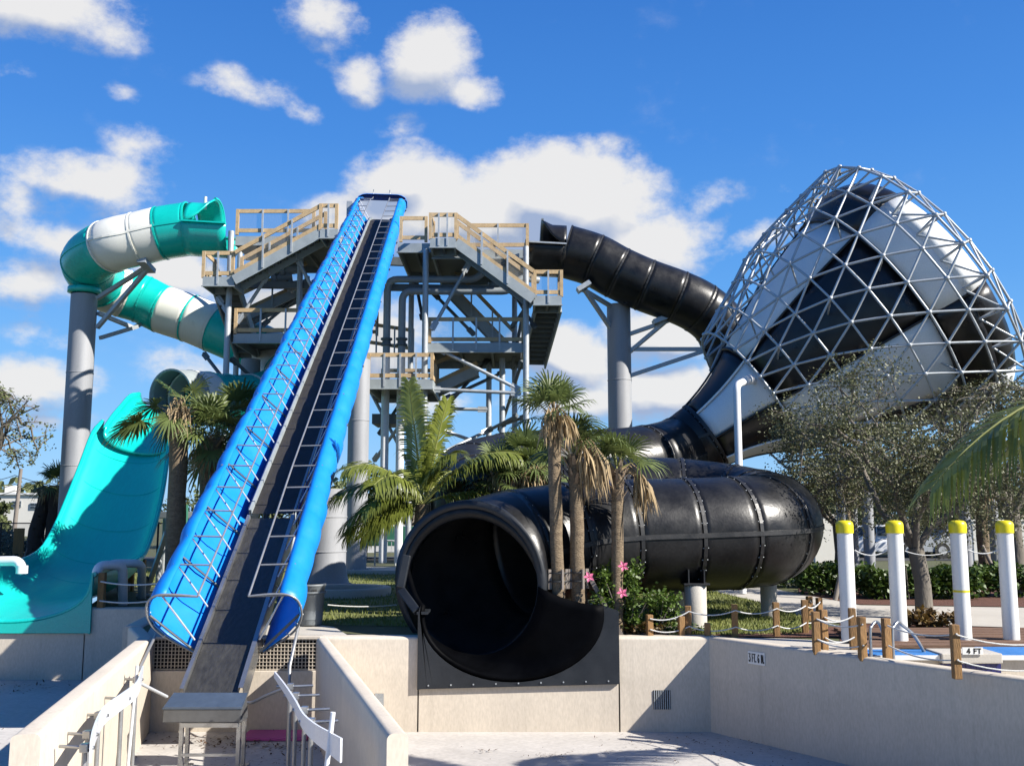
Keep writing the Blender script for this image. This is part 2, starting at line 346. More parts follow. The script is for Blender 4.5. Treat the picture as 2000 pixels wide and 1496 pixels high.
# ------------------------------------------------------------------ ground and pools
E0 = G(1385, 1243); WD = (G(2000, 1325) - E0).normalized(); WN = V((-WD.y, WD.x, 0))
def wl(y, off=0.):            # point on the right pool wall line at depth y, moved outward
    p = E0 + WN * off
    return p + WD * ((y - p.y) / WD.y)
NX0, NX1 = -1.31, 1.50
POOL1 = [(-40, 3.6), tuple(wl(3.6, .15))[:2], tuple(wl(14.6, .15))[:2], (E0.x - .06, 14.65), (NX1, 14.65), (NX1, 15.9), (NX0, 15.9), (NX0, 14.65), (-5.3, 14.65), (-5.75, 15.6), (-6.6, 19.15), (-7.96, 19.15), (-8.40, 20.4), (-8.75, 21.6), (-9.2, 22.6), (-10.8, 22.6), (-11.6, 21.0), (-13.2, 19.15), (-40, 19.15)]
POOL2 = [(wl(12.6, .15).x, 12.6), (40, 12.6), (40, 3.6), (wl(3.6, .15).x + .02, 3.6), ]
from mathutils.geometry import delaunay_2d_cdt
def inpoly(x, y, pl):
    c = False; j = len(pl) - 1
    for i in range(len(pl)):
        if (pl[i][1] > y) != (pl[j][1] > y) and x < (pl[j][0] - pl[i][0]) * (y - pl[i][1]) / (pl[j][1] - pl[i][1]) + pl[i][0]: c = not c
        j = i
    return c
def sheet(name, outer, holes, z, m, kind='structure'):
    vs, es = [], []
    for lp in [outer] + holes:
        o = len(vs); vs += [V((x, y)) for x, y in lp]; es += [(o + i, o + (i + 1) % len(lp)) for i in range(len(lp))]
    vo, eo, fo = delaunay_2d_cdt(vs, es, [], 0, 1e-5)[:3]; fs = []
    for f in fo:
        c = sum((vo[i] for i in f), V((0, 0))) / len(f)
        if any(inpoly(c.x, c.y, h) for h in holes): continue
        a, q, d = (vo[i] for i in f[:3]); fs.append(tuple(f) if (q - a).cross(d - a) > 0 else tuple(f)[::-1])
    b = MB(); b.add([(q.x, q.y, z) for q in vo], fs)
    return b.build(name, m, kind=kind)
# shared edge between the pools is the right wall: shift pool 2 a little so that the loops stay apart
POOL2 = [(x + .12, y) for x, y in POOL2]
sheet('ground', [(-700, -60), (700, -60), (700, 1500), (-700, 1500)], [POOL1, POOL2], -.03, 'ground')
b = MB(); b.add([(-45, 2, -1.3), (45, 2, -1.3), (45, 25, -1.3), (-45, 25, -1.3)], [(0, 1, 2, 3)]); b.build('pool_floor', 'pool_floor', kind='structure')
def flat(name, pts, z, m, kind='structure'):
    b = MB(); n = len(pts); b.add([(p[0], p[1], z) for p in pts], [tuple(range(n))]); return b.build(name, m, kind=kind)
def gp(*uv): return [tuple(G(u, v, 0))[:2] for u, v in uv]
path_px = gp((1330, 1128), (1440, 1131), (1530, 1152), (1680, 1180), (2080, 1186), (2080, 1226), (1760, 1216), (1640, 1214), (1585, 1208), (1475, 1172), (1380, 1150))
flat('footpath', path_px[::-1], -.014, 'concrete')
lawn_r = gp((1180, 1120), (1330, 1128), (1380, 1150), (1475, 1172), (1588, 1209), (1600, 1224), (1560, 1236), (1310, 1240), (1230, 1200))
flat('lawn', lawn_r[::-1], -.022, 'lawn')
lawn_l = [(-5.2, 16.6), (-1.1, 15.9), (-1.1, 14.7), (-1.6, 14.7), (-1.6, 16.4), (-.5, 19), (-.8, 27), (-9, 33), (-14, 33), (-14, 25.5), (-7.7, 25.5), (-7.7, 20.5)]
lawn_l = [(-5.55, 16.9), (-1.5, 16.0), (.2, 19), (0, 28), (-6, 34), (-20, 34), (-20, 25), (-7.8, 25), (-6.4, 19.8)]
flat('lawn', lawn_l, -.022, 'lawn')
flat('mulch_bed', gp((1560, 1158), (1680, 1178), (2080, 1184), (2080, 1150), (1560, 1120))[::-1], -.018, 'mulch')
flat('mulch_bed', gp((1230, 1242), (1640, 1242), (1650, 1222), (1590, 1222), (1560, 1232), (1420, 1236), (1300, 1228), (1180, 1215), (1120, 1238)), -.010, 'mulch')
flat('mulch_bed', gp((1640, 1256), (2100, 1256), (2100, 1214), (1640, 1214)), -.026, 'mulch')
flat('pool_deck', [(wl(14.45, .1).x, 14.45), (wl(12.7, .2).x, 12.75), (wl(12.7).x + 1.0, 12.75), (wl(12.7).x + .9, 13.7), (3.9, 14.35)][::-1], -.006, 'concrete')
flat('pool_deck', [(-5.25, 14.68), (-2.35, 14.68), (-2.75, 15.8), (-3.1, 16.2), (-5.7, 16.2)], -.004, 'concrete')
flat('road', [(-200, 44), (-200, 40), (200, 40), (200, 44)], -.02, 'asph')

# wooden boardwalk between the white posts
bw = thing('boardwalk', (6.4, 13.6, 0), 'low brown slatted boardwalk running behind the yellow-capped white posts', 'boardwalk')
b = MB()
for k in range(7):
    y = 13.35 + k * .31
    b.bbox((4.55 + k * .05, y, -.02), (12.5, y + .2, .03), .006)
b.build('board', 'deckwood', bw)['kind'] = 'stuff'

# ------------------------------------------------------------------ pool walls
def wall(name, pts, th, z0, z1, r, label, m='stucco', ends=True):
    """free standing wall with rounded top along pts (z1 may be a list)"""
    prof = [(-th / 2, 0, 0)]
    rows = []; pts = [V((p[0], p[1], 0)) for p in pts]
    for i, p in enumerate(pts):
        tt = (pts[min(i + 1, len(pts) - 1)] - pts[max(i - 1, 0)]).normalized(); sd = tt.cross(V((0, 0, 1)))
        row = [p - sd * th / 2 + V((0, 0, z0))]
        for s_ in (-1, 1):
            for k in range(6):
                a = PI / 2 * k / 5
                if s_ < 0: row.append(p + sd * (-th / 2 + r - r * math.cos(a)) + V((0, 0, z1 - r + r * math.sin(a))))
                else: row.append(p + sd * (th / 2 - r + r * math.sin(a)) + V((0, 0, z1 - r + r * math.cos(a))))
        row.append(p + sd * th / 2 + V((0, 0, z0))); rows.append(row)
    b = MB(); b.grid(rows, False)
    for row in (rows[0], rows[-1]): b.add(row, [tuple(range(len(row)))])
    o = b.build(name, m, loc=tuple(pts[0] + V((0, 0, z0))))
    return tag(o, label, 'wall', 'cream pool walls')
wall('pool_wall', [tuple(wl(14.62, .11)), tuple(wl(11, .11)), tuple(wl(7, .11)), tuple(wl(3.6, .11))], .22, -1.32, 0, .05, 'long cream pool wall in shade with the depth sign on it')
wall('pool_wall', [(NX1 + .0, 14.65), (E0.x + .1, 14.65)], .30, -1.32, -.002, .05, 'short cream pool wall between the black slide exit and the shaded long wall')
wall('pool_wall', [(NX0 - .02, 14.64), (NX1 + .02, 14.64)], .28, -1.32, -.60, .02, 'low cream wall strip directly under the black slide exit')
wall('pool_wall', [(-2.72, 14.65), (NX0, 14.65)], .30, -1.32, -.002, .05, 'cream pool wall just left of the black slide exit')
g0, g1 = G(618, 1245), G(757, 1432)
wall('pool_wall', [(g0.x + .09, g0.y), (g1.x + .08, g1.y)], .17, -1.32, .002, .05, 'cream wall on the right side of the conveyor channel')
g0, g1 = G(78, 1434), G(300, 1243)
wall('pool_wall', [(g0.x - .11, g0.y), (g1.x - .11, g1.y), (-5.82, 15.8)], .22, -1.32, .002, .05, 'cream wall on the left side of the conveyor channel')
wall('pool_wall', [(-5.3, 14.65), (-2.70, 14.65)], .30, -1.32, -.47, .01, 'cream end wall under the black drain grid in the channel')
wall('pool_wall', [(-7.95, 19.15), (-6.5, 19.15)], .30, -1.32, -.001, .05, 'cream wall beside the teal slide exit, crossed by slide shadows')
wall('pool_wall', [(-13.4, 19.14), (-7.93, 19.14)], .28, -1.32, -.46, .02, 'low cream wall below the teal slide exit lip')
wall('pool_wall', [(-40, 19.15), (-13.36, 19.15)], .30, -1.32, -.001, .05, 'cream pool wall running off to the left of the teal slide exit')
wall('pool_wall', [(-6.45, 19.2), (-5.9, 15.9)], .30, -1.32, -.003, .05, 'cream wall corner hidden behind the blue conveyor')
# drain grid above the channel end wall
dg = thing('drain_grid', (-4.1, 14.6, -.46), 'wide black drain grid across the end of the conveyor channel', 'grate')
b = MB(); b.box((-5.25, 14.74, -.47), (-2.74, 14.80, -.012)); b.build('backing', 'dark', dg)  # dark sheet, its colour gives the shade behind the bars
b = MB()
for k in range(50):
    x = -5.23 + k * .05; b.box((x, 14.535, -.465), (x + .009, 14.55, -.02))
for k in range(9):
    z = -.46 + k * .051; b.box((-5.25, 14.53, z), (-2.74, 14.536, z + .009))
b.box((-5.3, 14.5, -.034), (-2.72, 14.8, -.004), 0)
b.build('grid', 'stucco', dg)
def slot_drain(p, w_, h_, label):
    t_ = thing('slot_drain', p, label, 'drain', 'slotted wall drains')
    b = MB(); b.box((p.x - w_ / 2, p.y - .008, p.z - h_ / 2), (p.x + w_ / 2, p.y + .002, p.z + h_ / 2)); b.build('recess_shade', 'dark', t_)  # flat dark plate painted as the shaded hollow behind the slats
    b = MB()
    for k in range(8):
        x = p.x - w_ / 2 + (k + .5) * w_ / 8; b.box((x - .006, p.y - .016, p.z - h_ / 2), (x + .006, p.y - .009, p.z + h_ / 2))
    b.build('slat', 'galv', t_)
slot_drain(P(1293, 1366, 14.5), .24, .26, 'dark slotted drain in the wall below the shadow edge')
slot_drain(P(741, 1366, 14.5), .12, .17, 'small slotted drain beside the right channel wall')
# depth signs, stroke lettering
GL = {'3': [[(0, 1), (1, 1), (.45, .58), (.8, .55), (1, .3), (.75, 0), (.2, 0), (0, .15)]], 'F': [[(0, 0), (0, 1), (.95, 1)], [(0, .52), (.75, .52)]], 'T': [[(.5, 0), (.5, 1)], [(0, 1), (1, 1)]],
      '6': [[(.9, .9), (.5, 1), (.1, .7), (0, .3), (.3, 0), (.7, 0), (1, .25), (.7, .52), (.3, .5), (.05, .35)]], 'I': [[(.5, 0), (.5, 1)]], 'N': [[(0, 0), (0, 1), (1, 0), (1, 1)]], '4': [[(.75, 0), (.75, 1), (0, .3), (1, .3)]], '.': [[(.3, 0), (.3, .1)]]}
def sign(o0, xd, nd_, w_, h_, text, label, wid):
    t_ = thing('depth_sign', o0, label, 'sign')
    up = V((0, 0, 1)); b = MB(); c = o0 + nd_ * .008
    b.beam(c - xd * w_ / 2, c + xd * w_ / 2, .012, h_, up=up); b.build('plate', 'white', t_)
    x = -w_ / 2 + w_ * .07; b = MB(); ch = h_ * .6; c2 = o0 + nd_ * .0165
    for q in text:
        cw = wid * (.45 if q in '.I ' else 1) * (1.9 if q == ' ' else 1)
        for st in GL.get(q, []):
            for (x0, y0), (x1, y1) in zip(st, st[1:]):
                A = c2 + xd * (x + x0 * cw * .72) + up * (y0 - .5) * ch; B = c2 + xd * (x + x1 * cw * .72) + up * (y1 - .5) * ch
                e_ = (B - A).normalized() * .006; b.beam(A - e_, B + e_, .004, .012, up=nd_.cross((B - A).normalized()))
        x += cw
    b.build('lettering', 'ink', t_)
uwall = wl(13.75); sg = None
for yy in [12 + i * .01 for i in range(240)]:
    q = wl(yy); pr = q.x / yy
    if abs(1000 + F * q.x / (yy * CT + (q.z - .2 - CZ) * ST) - 1476) < 3: sg = q; break
sg = V((sg.x, sg.y, P(1476, 1285, sg.y).z))
sign(sg, WD, -WN, .29, .165, '3 FT. 6 IN.', 'white plate reading 3 FT. 6 IN. on the shaded pool wall', .030)
# leaf litter on the pool floor
b = MB()
def litter(cx, cy, rx, ry, n, s_):
    for _ in range(n):
        x = cx + R.gauss(0, rx); y = cy + R.gauss(0, ry)
        d = V((R.uniform(-1, 1), R.uniform(-1, 1), R.uniform(0, .25))).normalized()
        b.leaf(V((x, y, -1.292 + R.uniform(0, .012))), d, V((0, 0, 1)), s_ * R.uniform(.5, 1.6), s_ * R.uniform(.1, .3))
litter(2.3, 13.6, .6, .45, 130, .04); litter(1.2, 13.0, .9, .4, 60, .035); litter(.55, 13.05, .10, .07, 90, .03); litter(3.0, 12.7, .7, .6, 80, .03)
litter(-3.9, 13.9, .7, .25, 200, .06); litter(-3.2, 13.6, .45, .25, 160, .06); litter(-3.6, 12.8, .9, .5, 120, .035); litter(-8.6, 18, .5, .4, 90, .06); litter(-7, 14, 1.4, 1.6, 120, .04); litter(-2.4, 12.6, .4, .5, 80, .04); litter(-.35, 13.3, .04, .04, 10, .05)
b.build('leaf_litter', 'debris', kind='stuff')
tag(MB_o := (lambda: (q := MB(), q.bbox((-3.65, 13.9, -1.296), (-2.75, 14.42, -1.25), .01), q.build('floor_mat', 'pink'))[-1])(), 'magenta foam mat lying on the channel floor behind the steel box', 'mat')
# grass blades
b = MB()
def mow(pl, n, x0, x1, y0, y1, h):
    k = 0
    while k < n:
        x = R.uniform(x0, x1); y = y0 + (y1 - y0) * R.random() ** 1.5
        if not inpoly(x, y, pl): k += .2; continue
        k += 1
        d = V((R.uniform(-.5, .5), R.uniform(-.5, .5), 1)).normalized()
        b.leaf(V((x, y, -.03)), d, V((R.uniform(-1, 1), 1, 0)), h * R.uniform(.5, 1.4), .008)
mow(lawn_r, 14000, 1.3, 6, 14.7, 27, .06); mow(lawn_l, 15000, -13, .3, 16, 32, .07)
b.build('grass', 'blade', kind='stuff')

# ------------------------------------------------------------------ second pool on the right
def blockth(name, label, cat, lo, hi, m, r=.02, group=None):
    b = MB(); b.bbox(lo, hi, r); return tag(b.build(name, m, loc=lo), label, cat, group)
xw = wl(12.6, .2).x
cx0, cx1 = P(1838, 1280, 12.5).x, P(1960, 1280, 12.5).x
b = MB(); b.bbox((xw + .05, 12.62, -1.3), (40, 12.9, -.05), .01); tag(b.build('pool_wall', 'stucco'), 'cream far wall of the second pool at the right edge', 'wall', 'cream pool walls')
b = MB(); b.bbox((xw + .05, 12.55, -.05), (cx0, 13.05, .012), .012); b.box((xw + .05, 12.535, -.052), (cx0, 12.549, .004), 1); tag(b.build('pool_coping', ['bluedeck', 'white']), 'blue painted pool coping under the ladder', 'coping', 'blue pool copings')
b = MB(); b.bbox((cx1, 12.55, -.05), (40, 13.3, .012), .012); b.box((cx1, 12.535, -.052), (40, 12.549, .004), 1); tag(b.build('pool_coping', ['bluedeck', 'white']), 'blue painted pool coping at the right edge beyond the 4 FT block', 'coping', 'blue pool copings')
b = MB(); b.bbox((cx0 + .01, 12.5, -.09), (cx1 - .01, 13.0, .03), .015); tag(b.build('coping_block', 'concrete'), 'bare concrete coping block carrying the 4 FT sign', 'coping')
tb = thing('tile_band', (cx0, 12.5, -.3), 'dark blue tile band below the 4 FT coping block', 'tiles')
b = MB(); b.box((cx0 + .01, 12.57, -.23), (cx1 - .01, 12.6, -.091)); b.build('grout', 'grout', tb)
b = MB(); n = 12; tw = (cx1 - cx0 - .02) / n
for i in range(n):
    for j in range(2):
        x = cx0 + .01 + i * tw; z = -.228 + j * .068; b.box((x + .003, 12.556, z), (x + tw - .003, 12.569, z + .062))
b.build('tile', 'tile', tb)
sign(P(1899, 1270.5, 12.49), V((1, 0, 0)), V((0, -1, 0)), .25, .085, ' 4 FT', 'white plate reading 4 FT on the concrete coping block', .046)
lad = thing('pool_ladder', P(1740, 1283, 12.4), 'stainless steel pool ladder with two hooped handrails at the blue coping', 'ladder')
for uu, tilt in ((1694, 6), (1738, 34)):
    a = P(uu + 14, 1300, 12.35); top = P(uu + tilt * .5, 1213, 12.6)
    x0 = a.x; b = MB(); h = top.z
    pts = [V((x0, 12.44, -.6)), V((x0, 12.45, h - .16)), V((x0 + .03, 12.47, h - .05)), V((x0 + .10, 12.52, h)), V((x0 + .18, 12.62, h - .04)), V((x0 + .23 + tilt * .004, 12.72, h - .18)), V((x0 + .25 + tilt * .008, 12.80, .0))]
    b.path(cat_rom(pts, 6), .02, 10); b.build('handrail', 'stainless', lad)
for z in (-.12, -.38):
    b = MB(); b.beam(P(1700, 1300, 12.38) * 0 + V((P(1700, 1300, 12.35).x, 12.38, z)), V((P(1746, 1300, 12.35).x, 12.38, z)), .07, .025); b.build('rung', 'white', lad)

# yellow capped white posts, copied, with rope chains
wp0 = None
for i, (u, v) in enumerate(((1659, 1250), (1758, 1250), (1883, 1248), (1976, 1248))):
    g = G(u, v, .03); lab = ('tall white post with yellow cap nearest the black tube slide', 'tall white post with yellow cap directly behind the pool ladder', 'tall white post with yellow cap and a thin yellow stripe', 'tall white post with yellow cap nearest the right edge')[i]
    if wp0 is None or i == 2:
        wp0 = thing('white_post', g, lab, 'post', 'yellow capped white posts')
        b = MB(); b.lathe(g, [(.105, 0), (.105, 1.46)], 24); 
        if i == 2: b.lathe(g, [(.107, .63), (.107, .66)], 24, 1)
        b.build('shaft', ['white', 'yellow'], wp0)
        b = MB(); b.lathe(g, [(.116, 1.43), (.118, 1.53), (.114, 1.56), (.10, 1.585), (.07, 1.60), (0.001, 1.605)], 24); b.build('cap', 'yellow', wp0)
    else: dup(wp0 if i == 1 else W0, g, lab)
    if i == 0: W0 = wp0
def rope(a, b_, drop, label, r=.0095, name='rope', m='rope', group='white barrier ropes'):
    b = MB(); b.path(sag(a, b_, drop), r, 6); return tag(b.build(name, m, loc=a), label, 'rope', group)
def wpz(i, h, s_=0):
    u, v = ((1659, 1250), (1758, 1250), (1883, 1248), (1976, 1248))[i]; g = G(u, v, .03); return g + V((s_ * .12, -.02, h))
rope(wpz(0, 1.20, 1), wpz(1, 1.20, -1), .07, 'white rope strung between the two tall posts left of the tree')
rope(wpz(2, 1.20, 1), wpz(3, 1.20, -1), .05, 'white rope strung between the two tall posts right of the tree')
rope(wpz(1, 1.19, 1), wpz(2, 1.19, -1), .06, 'thin grey rope strung behind the tree trunk between tall posts', .006)

# short wooden rope posts
RP = [  # u, v top, v base, label
 (1269, 1200, 1240, 'short wooden rope post under the hibiscus bush'), (1331, 1203, 1240, 'short wooden rope post left of the tube foot'), (1345, 1183, 1239, 'wooden rope post in front of the concrete tube foot'),
 (1382, 1216, 1241, 'low wooden stub post at the wall corner'), (1436, 1180, 1242, 'wooden rope post on the lawn edge just right of the wall corner'), (1517, 1176, 1240, 'wooden rope post on the lawn between two others'),
 (1573, 1171, 1234, 'wooden rope post at the right end of the lawn'), (1582, 1164, 1212, 'wooden rope post beside the footpath, left of a pair'), (1601, 1167, 1209, 'wooden rope post beside the footpath, right of a pair'),
 (1595, 1194, 1270, 'wooden rope post at the deck corner by the blue coping'), (1610, 1190, 1267, 'wooden rope post close behind the deck corner post'), (1667, 1187, 1267, 'wooden rope post in front of the first tall white post'),
 (1685, 1204, 1287, 'wooden rope post just left of the pool ladder'), (1733, 1207, 1290, 'wooden rope post in the middle of the pool ladder'), (1869, 1219, 1318, 'wooden rope post nearest the camera by the 4 FT sign')]
RPT = []
for i, (u, v0, v1, lab) in enumerate(RP):
    g = G(u, v1, 0) if v1 < 1275 else G(u, 1282 if v1 < 1300 else 1316, 0)
    top = P(u, v0, g.y).z; s_ = .043; b = MB()
    tw = R.uniform(-.3, .3)
    cs_, sn = math.cos(tw), math.sin(tw)
    bm_ = MB(); bm_.bbox((-s_, -s_, -.05), (s_, s_, top), .008)
    b.add([(g.x + x * cs_ - y * sn, g.y + x * sn + y * cs_, z) for x, y, z in bm_.v], bm_.f)
    tag(b.build('rope_post', 'postwood', loc=g), lab, 'post', 'short wooden rope posts'); RPT.append((g, top))
def rp(i, fr): g, h = RPT[i]; return V((g.x, g.y - .056, h * fr))
RUNS = [(0, 2, 'from the hibiscus bush to the tube foot'), (2, 4, 'passing the wall corner'), (4, 5, 'over the left part of the lawn'), (5, 6, 'over the right part of the lawn'), (7, 8, 'between the footpath pair of posts'), (6, 8, 'from the lawn end to the footpath'), (9, 11, 'in front of the first tall post'), (10, 11, 'close behind the deck corner'), (9, 12, 'from the deck corner to the ladder'), (13, 14, 'from the ladder to the nearest post')]
for a, c, lab in RUNS:
    for fr, nm in ((.82, 'upper'), (.3, 'lower')):
        rope(rp(a, fr), rp(c, fr), .06, nm + ' white rope of the low fence ' + lab)
g, h = RPT[14]
for fr, nm in ((.8, 'upper'), (.28, 'lower')): rope(rp(14, fr), V((g.x + 1.6, g.y + .1, h * fr + .05)), .14, nm + ' grey rope running off the right edge from the nearest post', .009)

# ------------------------------------------------------------------ left side posts, PVC pipes, trash can
LP = [(197, 1118, 1184, 'wooden rope post beside the teal slide exit'), (255, 1100, 1150, 'wooden rope post behind the white filler pipes'), (277, 1092, 1150, 'wooden rope post at the foot of the grey prop'), (40, 1078, 1100, 'distant wooden post behind the teal slide rim')]
LPT = []
for u, v0, v1, lab in LP:
    g = G(u, v1 + 2, 0); top = P(u, v0, g.y).z; b = MB(); b.bbox((g.x - .06, g.y - .06, -.05), (g.x + .06, g.y + .06, top), .01)
    tag(b.build('rope_post', 'postwood', loc=g), lab, 'post', 'short wooden rope posts'); LPT.append((g, top))
for fr, nm, v in ((.75, 'upper', 1138), (.2, 'lower', 1170)):
    g, h = LPT[0]; rope(V((g.x, g.y - .07, h * fr)), P(316, v, 18.6), .05, nm + ' rope from the teal slide post to the blue conveyor', .016)
rope(G(640, 1181, .15), G(775, 1181, .12), .03, 'white rope low over the lawn left of the black slide mouth', .012)
def pvc(pts, r, label, ms='pvc', name='water_pipe'):
    t_ = thing(name, pts[0], label, 'pipe', 'white water pipes')
    b = MB(); b.path(pts, r, 14); b.build('pipe', ms, t_)
    return t_
def bend(pts, r=.12, n=5):
    pts = [V(p) for p in pts]; o = [pts[0]]
    for a, c, d in zip(pts, pts[1:], pts[2:]):
        p0 = c + (a - c).normalized() * r; p1 = c + (d - c).normalized() * r
        o += [(p0.lerp(c, k / n)).lerp(c.lerp(p1, k / n), k / n) for k in range(n + 1)]
    return o + [pts[-1]]
t_ = pvc(bend([P(189, 1122, 19.3), P(190, 1104, 19.35), P(240, 1103, 19.7), G(240, 1180, -.02)], .17), .09, 'white filler pipe bending into the teal slide rim, nearer of two')
g = G(240, 1176, 0); b = MB(); b.lathe(g, [(.12, .22), (.12, .38)], 14); b.build('coupling', 'darksteel', t_)
t_ = pvc(bend([P(208, 1106, 20.4), P(216, 1100, 20.5), P(277, 1100, 20.8), G(277, 1168, -.02)], .17), .085, 'white filler pipe bending into the teal slide rim, farther of two')
g = G(277, 1164, 0); b = MB(); b.lathe(g, [(.115, .25), (.115, .42)], 14); b.build('coupling', 'darksteel', t_)
t_ = pvc(bend([P(-60, 1112, 21), P(-40, 1096, 21), P(38, 1095, 20.9), P(43, 1116, 20.8)], .15), .10, 'white filler pipe bending over the left rim of the teal slide')
b = MB(); b.lathe(P(43, 1110, 20.8), [(.115, -.1), (.115, .06)], 14); b.build('coupling', 'pvc', t_)
t_ = thing('slide_prop', G(283, 1160, 0), 'slanting grey steel prop beside the teal slide foot', 'prop'); b = MB(); b.beam(G(284, 1162, -.02), P(325, 1040, 20.6), .09, .09); b.build('strut', 'galv', t_); b = MB(); g = G(284, 1162, 0); b.bbox((g.x - .15, g.y - .15, -.02), (g.x + .15, g.y + .15, .03), .01); b.build('foot_plate', 'concrete', t_)
g = G(606, 1221, 0)
can = thing('trash_can', g, 'grey plastic trash can on the deck right of the blue conveyor', 'trash can')
b = MB(); b.lathe(g, [(.001, .01), (.17, .01), (.18, .03), (.215, .60), (.23, .61), (.235, .64), (.22, .64), (.2, .62), (.19, .1)], 24); b.build('bin', 'can', can)
b = MB()
for k in (-.5, -.1, .25):
    a = -1.15 + k * .32; b.beam(g + V((.222 * math.cos(a), .222 * math.sin(a), .545)), g + V((.222 * math.cos(a + .1), .222 * math.sin(a + .1), .545)), .006, .04)
b.build('lettering', 'ink', can)
b = MB(); b.lathe(g, [(.232, .50), (.238, .505), (.238, .52), (.232, .525)], 24); b.build('band', 'can', can)
# ------------------------------------------------------------------ enclosed tube slides
def ring(c, t_, r, n=36, a0=0., a1=2 * PI):
    tt, s, u = frame_of(t_)
    full = abs(a1 - a0 - 2 * PI) < 1e-4; k = n if full else n + 1
    return [c + (s * math.cos(a0 + (a1 - a0) * i / n) + u * math.sin(a0 + (a1 - a0) * i / n)) * r for i in range(k)]
def tube_run(parent, ctrl, r, mats, flange_mat, per=7, seam='blackrim', radii=None, bolts=False, fl=.05):
    """one section per pair of control points, a bolted flange at every joint"""
    pts = cat_rom(ctrl, per); n = len(ctrl)
    tan = [(pts[min(i + 1, len(pts) - 1)] - pts[max(i - 1, 0)]).normalized() for i in range(len(pts))]
    rad = radii or [r] * n
    def rr(i): 
        k = min(i // per, n - 2); f_ = i / per - k; f_ = f_ * f_ * (3 - 2 * f_)
        return rad[k] * (1 - f_) + rad[k + 1] * f_
    for k in range(n - 1):
        m = mats[k % len(mats)] if isinstance(mats, list) else mats
        b = MB(); idx = list(range(k * per, (k + 1) * per + 1))
        b.grid([ring(pts[i], tan[i], rr(i)) for i in idx], True)
        for a in (0, PI):                          # joint ledge along both sides
            rows = []
            for i in idx:
                tt, s, u = frame_of(tan[i]); q = pts[i] + s * math.cos(a) * rr(i); e = s * math.cos(a)
                rows.append([q + u * .011, q + u * .011 + e * .03, q - u * .011 + e * .03, q - u * .011])
            b.grid(rows, False, 1, False)
        b.build('tube_section', [m, seam if seam else m], parent, solid=.035)
    for k in range(n):
        if flange_mat is None: break
        i = k * per; m = flange_mat[k % len(flange_mat)] if isinstance(flange_mat, list) else flange_mat
        b = MB(); q = rr(i); tt = tan[i]
        b.grid([ring(pts[i] + tt * d, tt, q + e) for d, e in ((-.03, .002), (-.03, fl), (.03, fl), (.03, .002))], True, 0, False)
        if bolts:
            for j in range(30):
                tt_, s, u = frame_of(tt); a = 2 * PI * j / 30
                e = s * math.cos(a) + u * math.sin(a); p = pts[i] + e * (q + .03)
                b.tube(p - tt * .048, p + tt * .048, .009, 6, mi=1)
        b.build('flange', [m, 'galv'], parent)
    return pts, tan
bs = thing('black_tube_slide', P(985, 1240, 15.2), 'long black tube slide with open mouth in the pool wall, looping back below the funnel', 'water slide')
KF = .88
def fk(p): p = V(p); return V((p.x * KF, p.y * KF, (p.z - CZ) * KF + CZ))
FA = V((.8319, -.0206, .5545)).normalized(); FNn = V((.0248, .9997, 0)); FM = V((-.5543, .0137, .8322)); FC = fk((10.48, 28.5, 7.27))
RS = [(-5.937 * KF, 1.0 * KF), (-4.054 * KF, 1.741 * KF), (0., 3.42 * KF), (.90 * KF, 3.853 * KF), (1.62 * KF, 3.62 * KF)]
def fpt(s, r, a): return FC + FA * s + (FNn * math.cos(a) + FM * math.sin(a)) * r
thr = FC + FA * RS[0][0]
ctrl = [thr, thr - FA * .75 + V((0, -.05, 0)), P(1262, 905, 24.0), P(1170, 915, 23.4), P(1080, 918, 22.6), P(990, 928, 21.7), P(925, 950, 20.7), P(928, 978, 19.6), P(1000, 990, 19.0), P(1105, 990, 18.9), P(1215, 988, 18.9), P(1325, 990, 19.0), P(1425, 1003, 18.75), P(1478, 1016, 18.25), P(1500, 1026, 17.55), P(1484, 1035, 16.95), P(1427, 1040, 16.6), P(1338, 1044, 16.45), P(1217, 1048, 16.25), P(1110, 1058, 16.0), P(1015, 1080, 15.65)]
TR = .88
tube_run(bs, ctrl, TR, 'black', 'blackrim', bolts=True, radii=[RS[0][1]] * 2 + [TR] * 17 + [.90, .95])
# widening last piece and open scoop that pours into the pool
c1 = ctrl[-1]; c2 = P(915, 1136, 14.92); d1 = (c1 - ctrl[-2]).normalized(); d2 = V((-.33, -.93, -.06)).normalized()
rows = []
for i in range(9):
    f_ = i / 8; q = c1.lerp(c2, f_) + (d1 - d2) * .28 * f_ * (1 - f_); rows.append(ring(q, d1.lerp(d2, f_), .95 + .16 * f_, 48))
b = MB(); b.grid(rows, True); b.build('end_section', 'black', bs, solid=.05)
b = MB(); RM = 1.11
b.grid([ring(c2 + d2 * d, d2, RM + e, 48) for d, e in ((-.10, .003), (-.10, .085), (.02, .075), (.03, -.035), (-.06, -.055))], True, 0)
b.build('mouth_rim', 'plateblack', bs)
tt, S_, U_ = frame_of(d2)       # S_: towards photo left for a tube that points at the viewer
def mring(a, r=RM, d=0.): return c2 + d2 * d + (S_ * math.cos(a) + U_ * math.sin(a)) * r
sgn = -1 if S_.x > 0 else 1
N = 30
def ang(k, lo, hi): return math.radians(lo + (hi - lo) * k / N)
ylip = 14.465
def upt(f_):                    # U-shaped lip in the pool wall, from right rim through the bottom to left rim
    a = math.radians(8 - 196 * f_)
    cx, cy = 1000, 1200; rx = 180; ry = 132
    return P(cx + rx * math.cos(a), cy - ry * math.sin(a), ylip)
rows = [[], [], [], [], [], [], []]
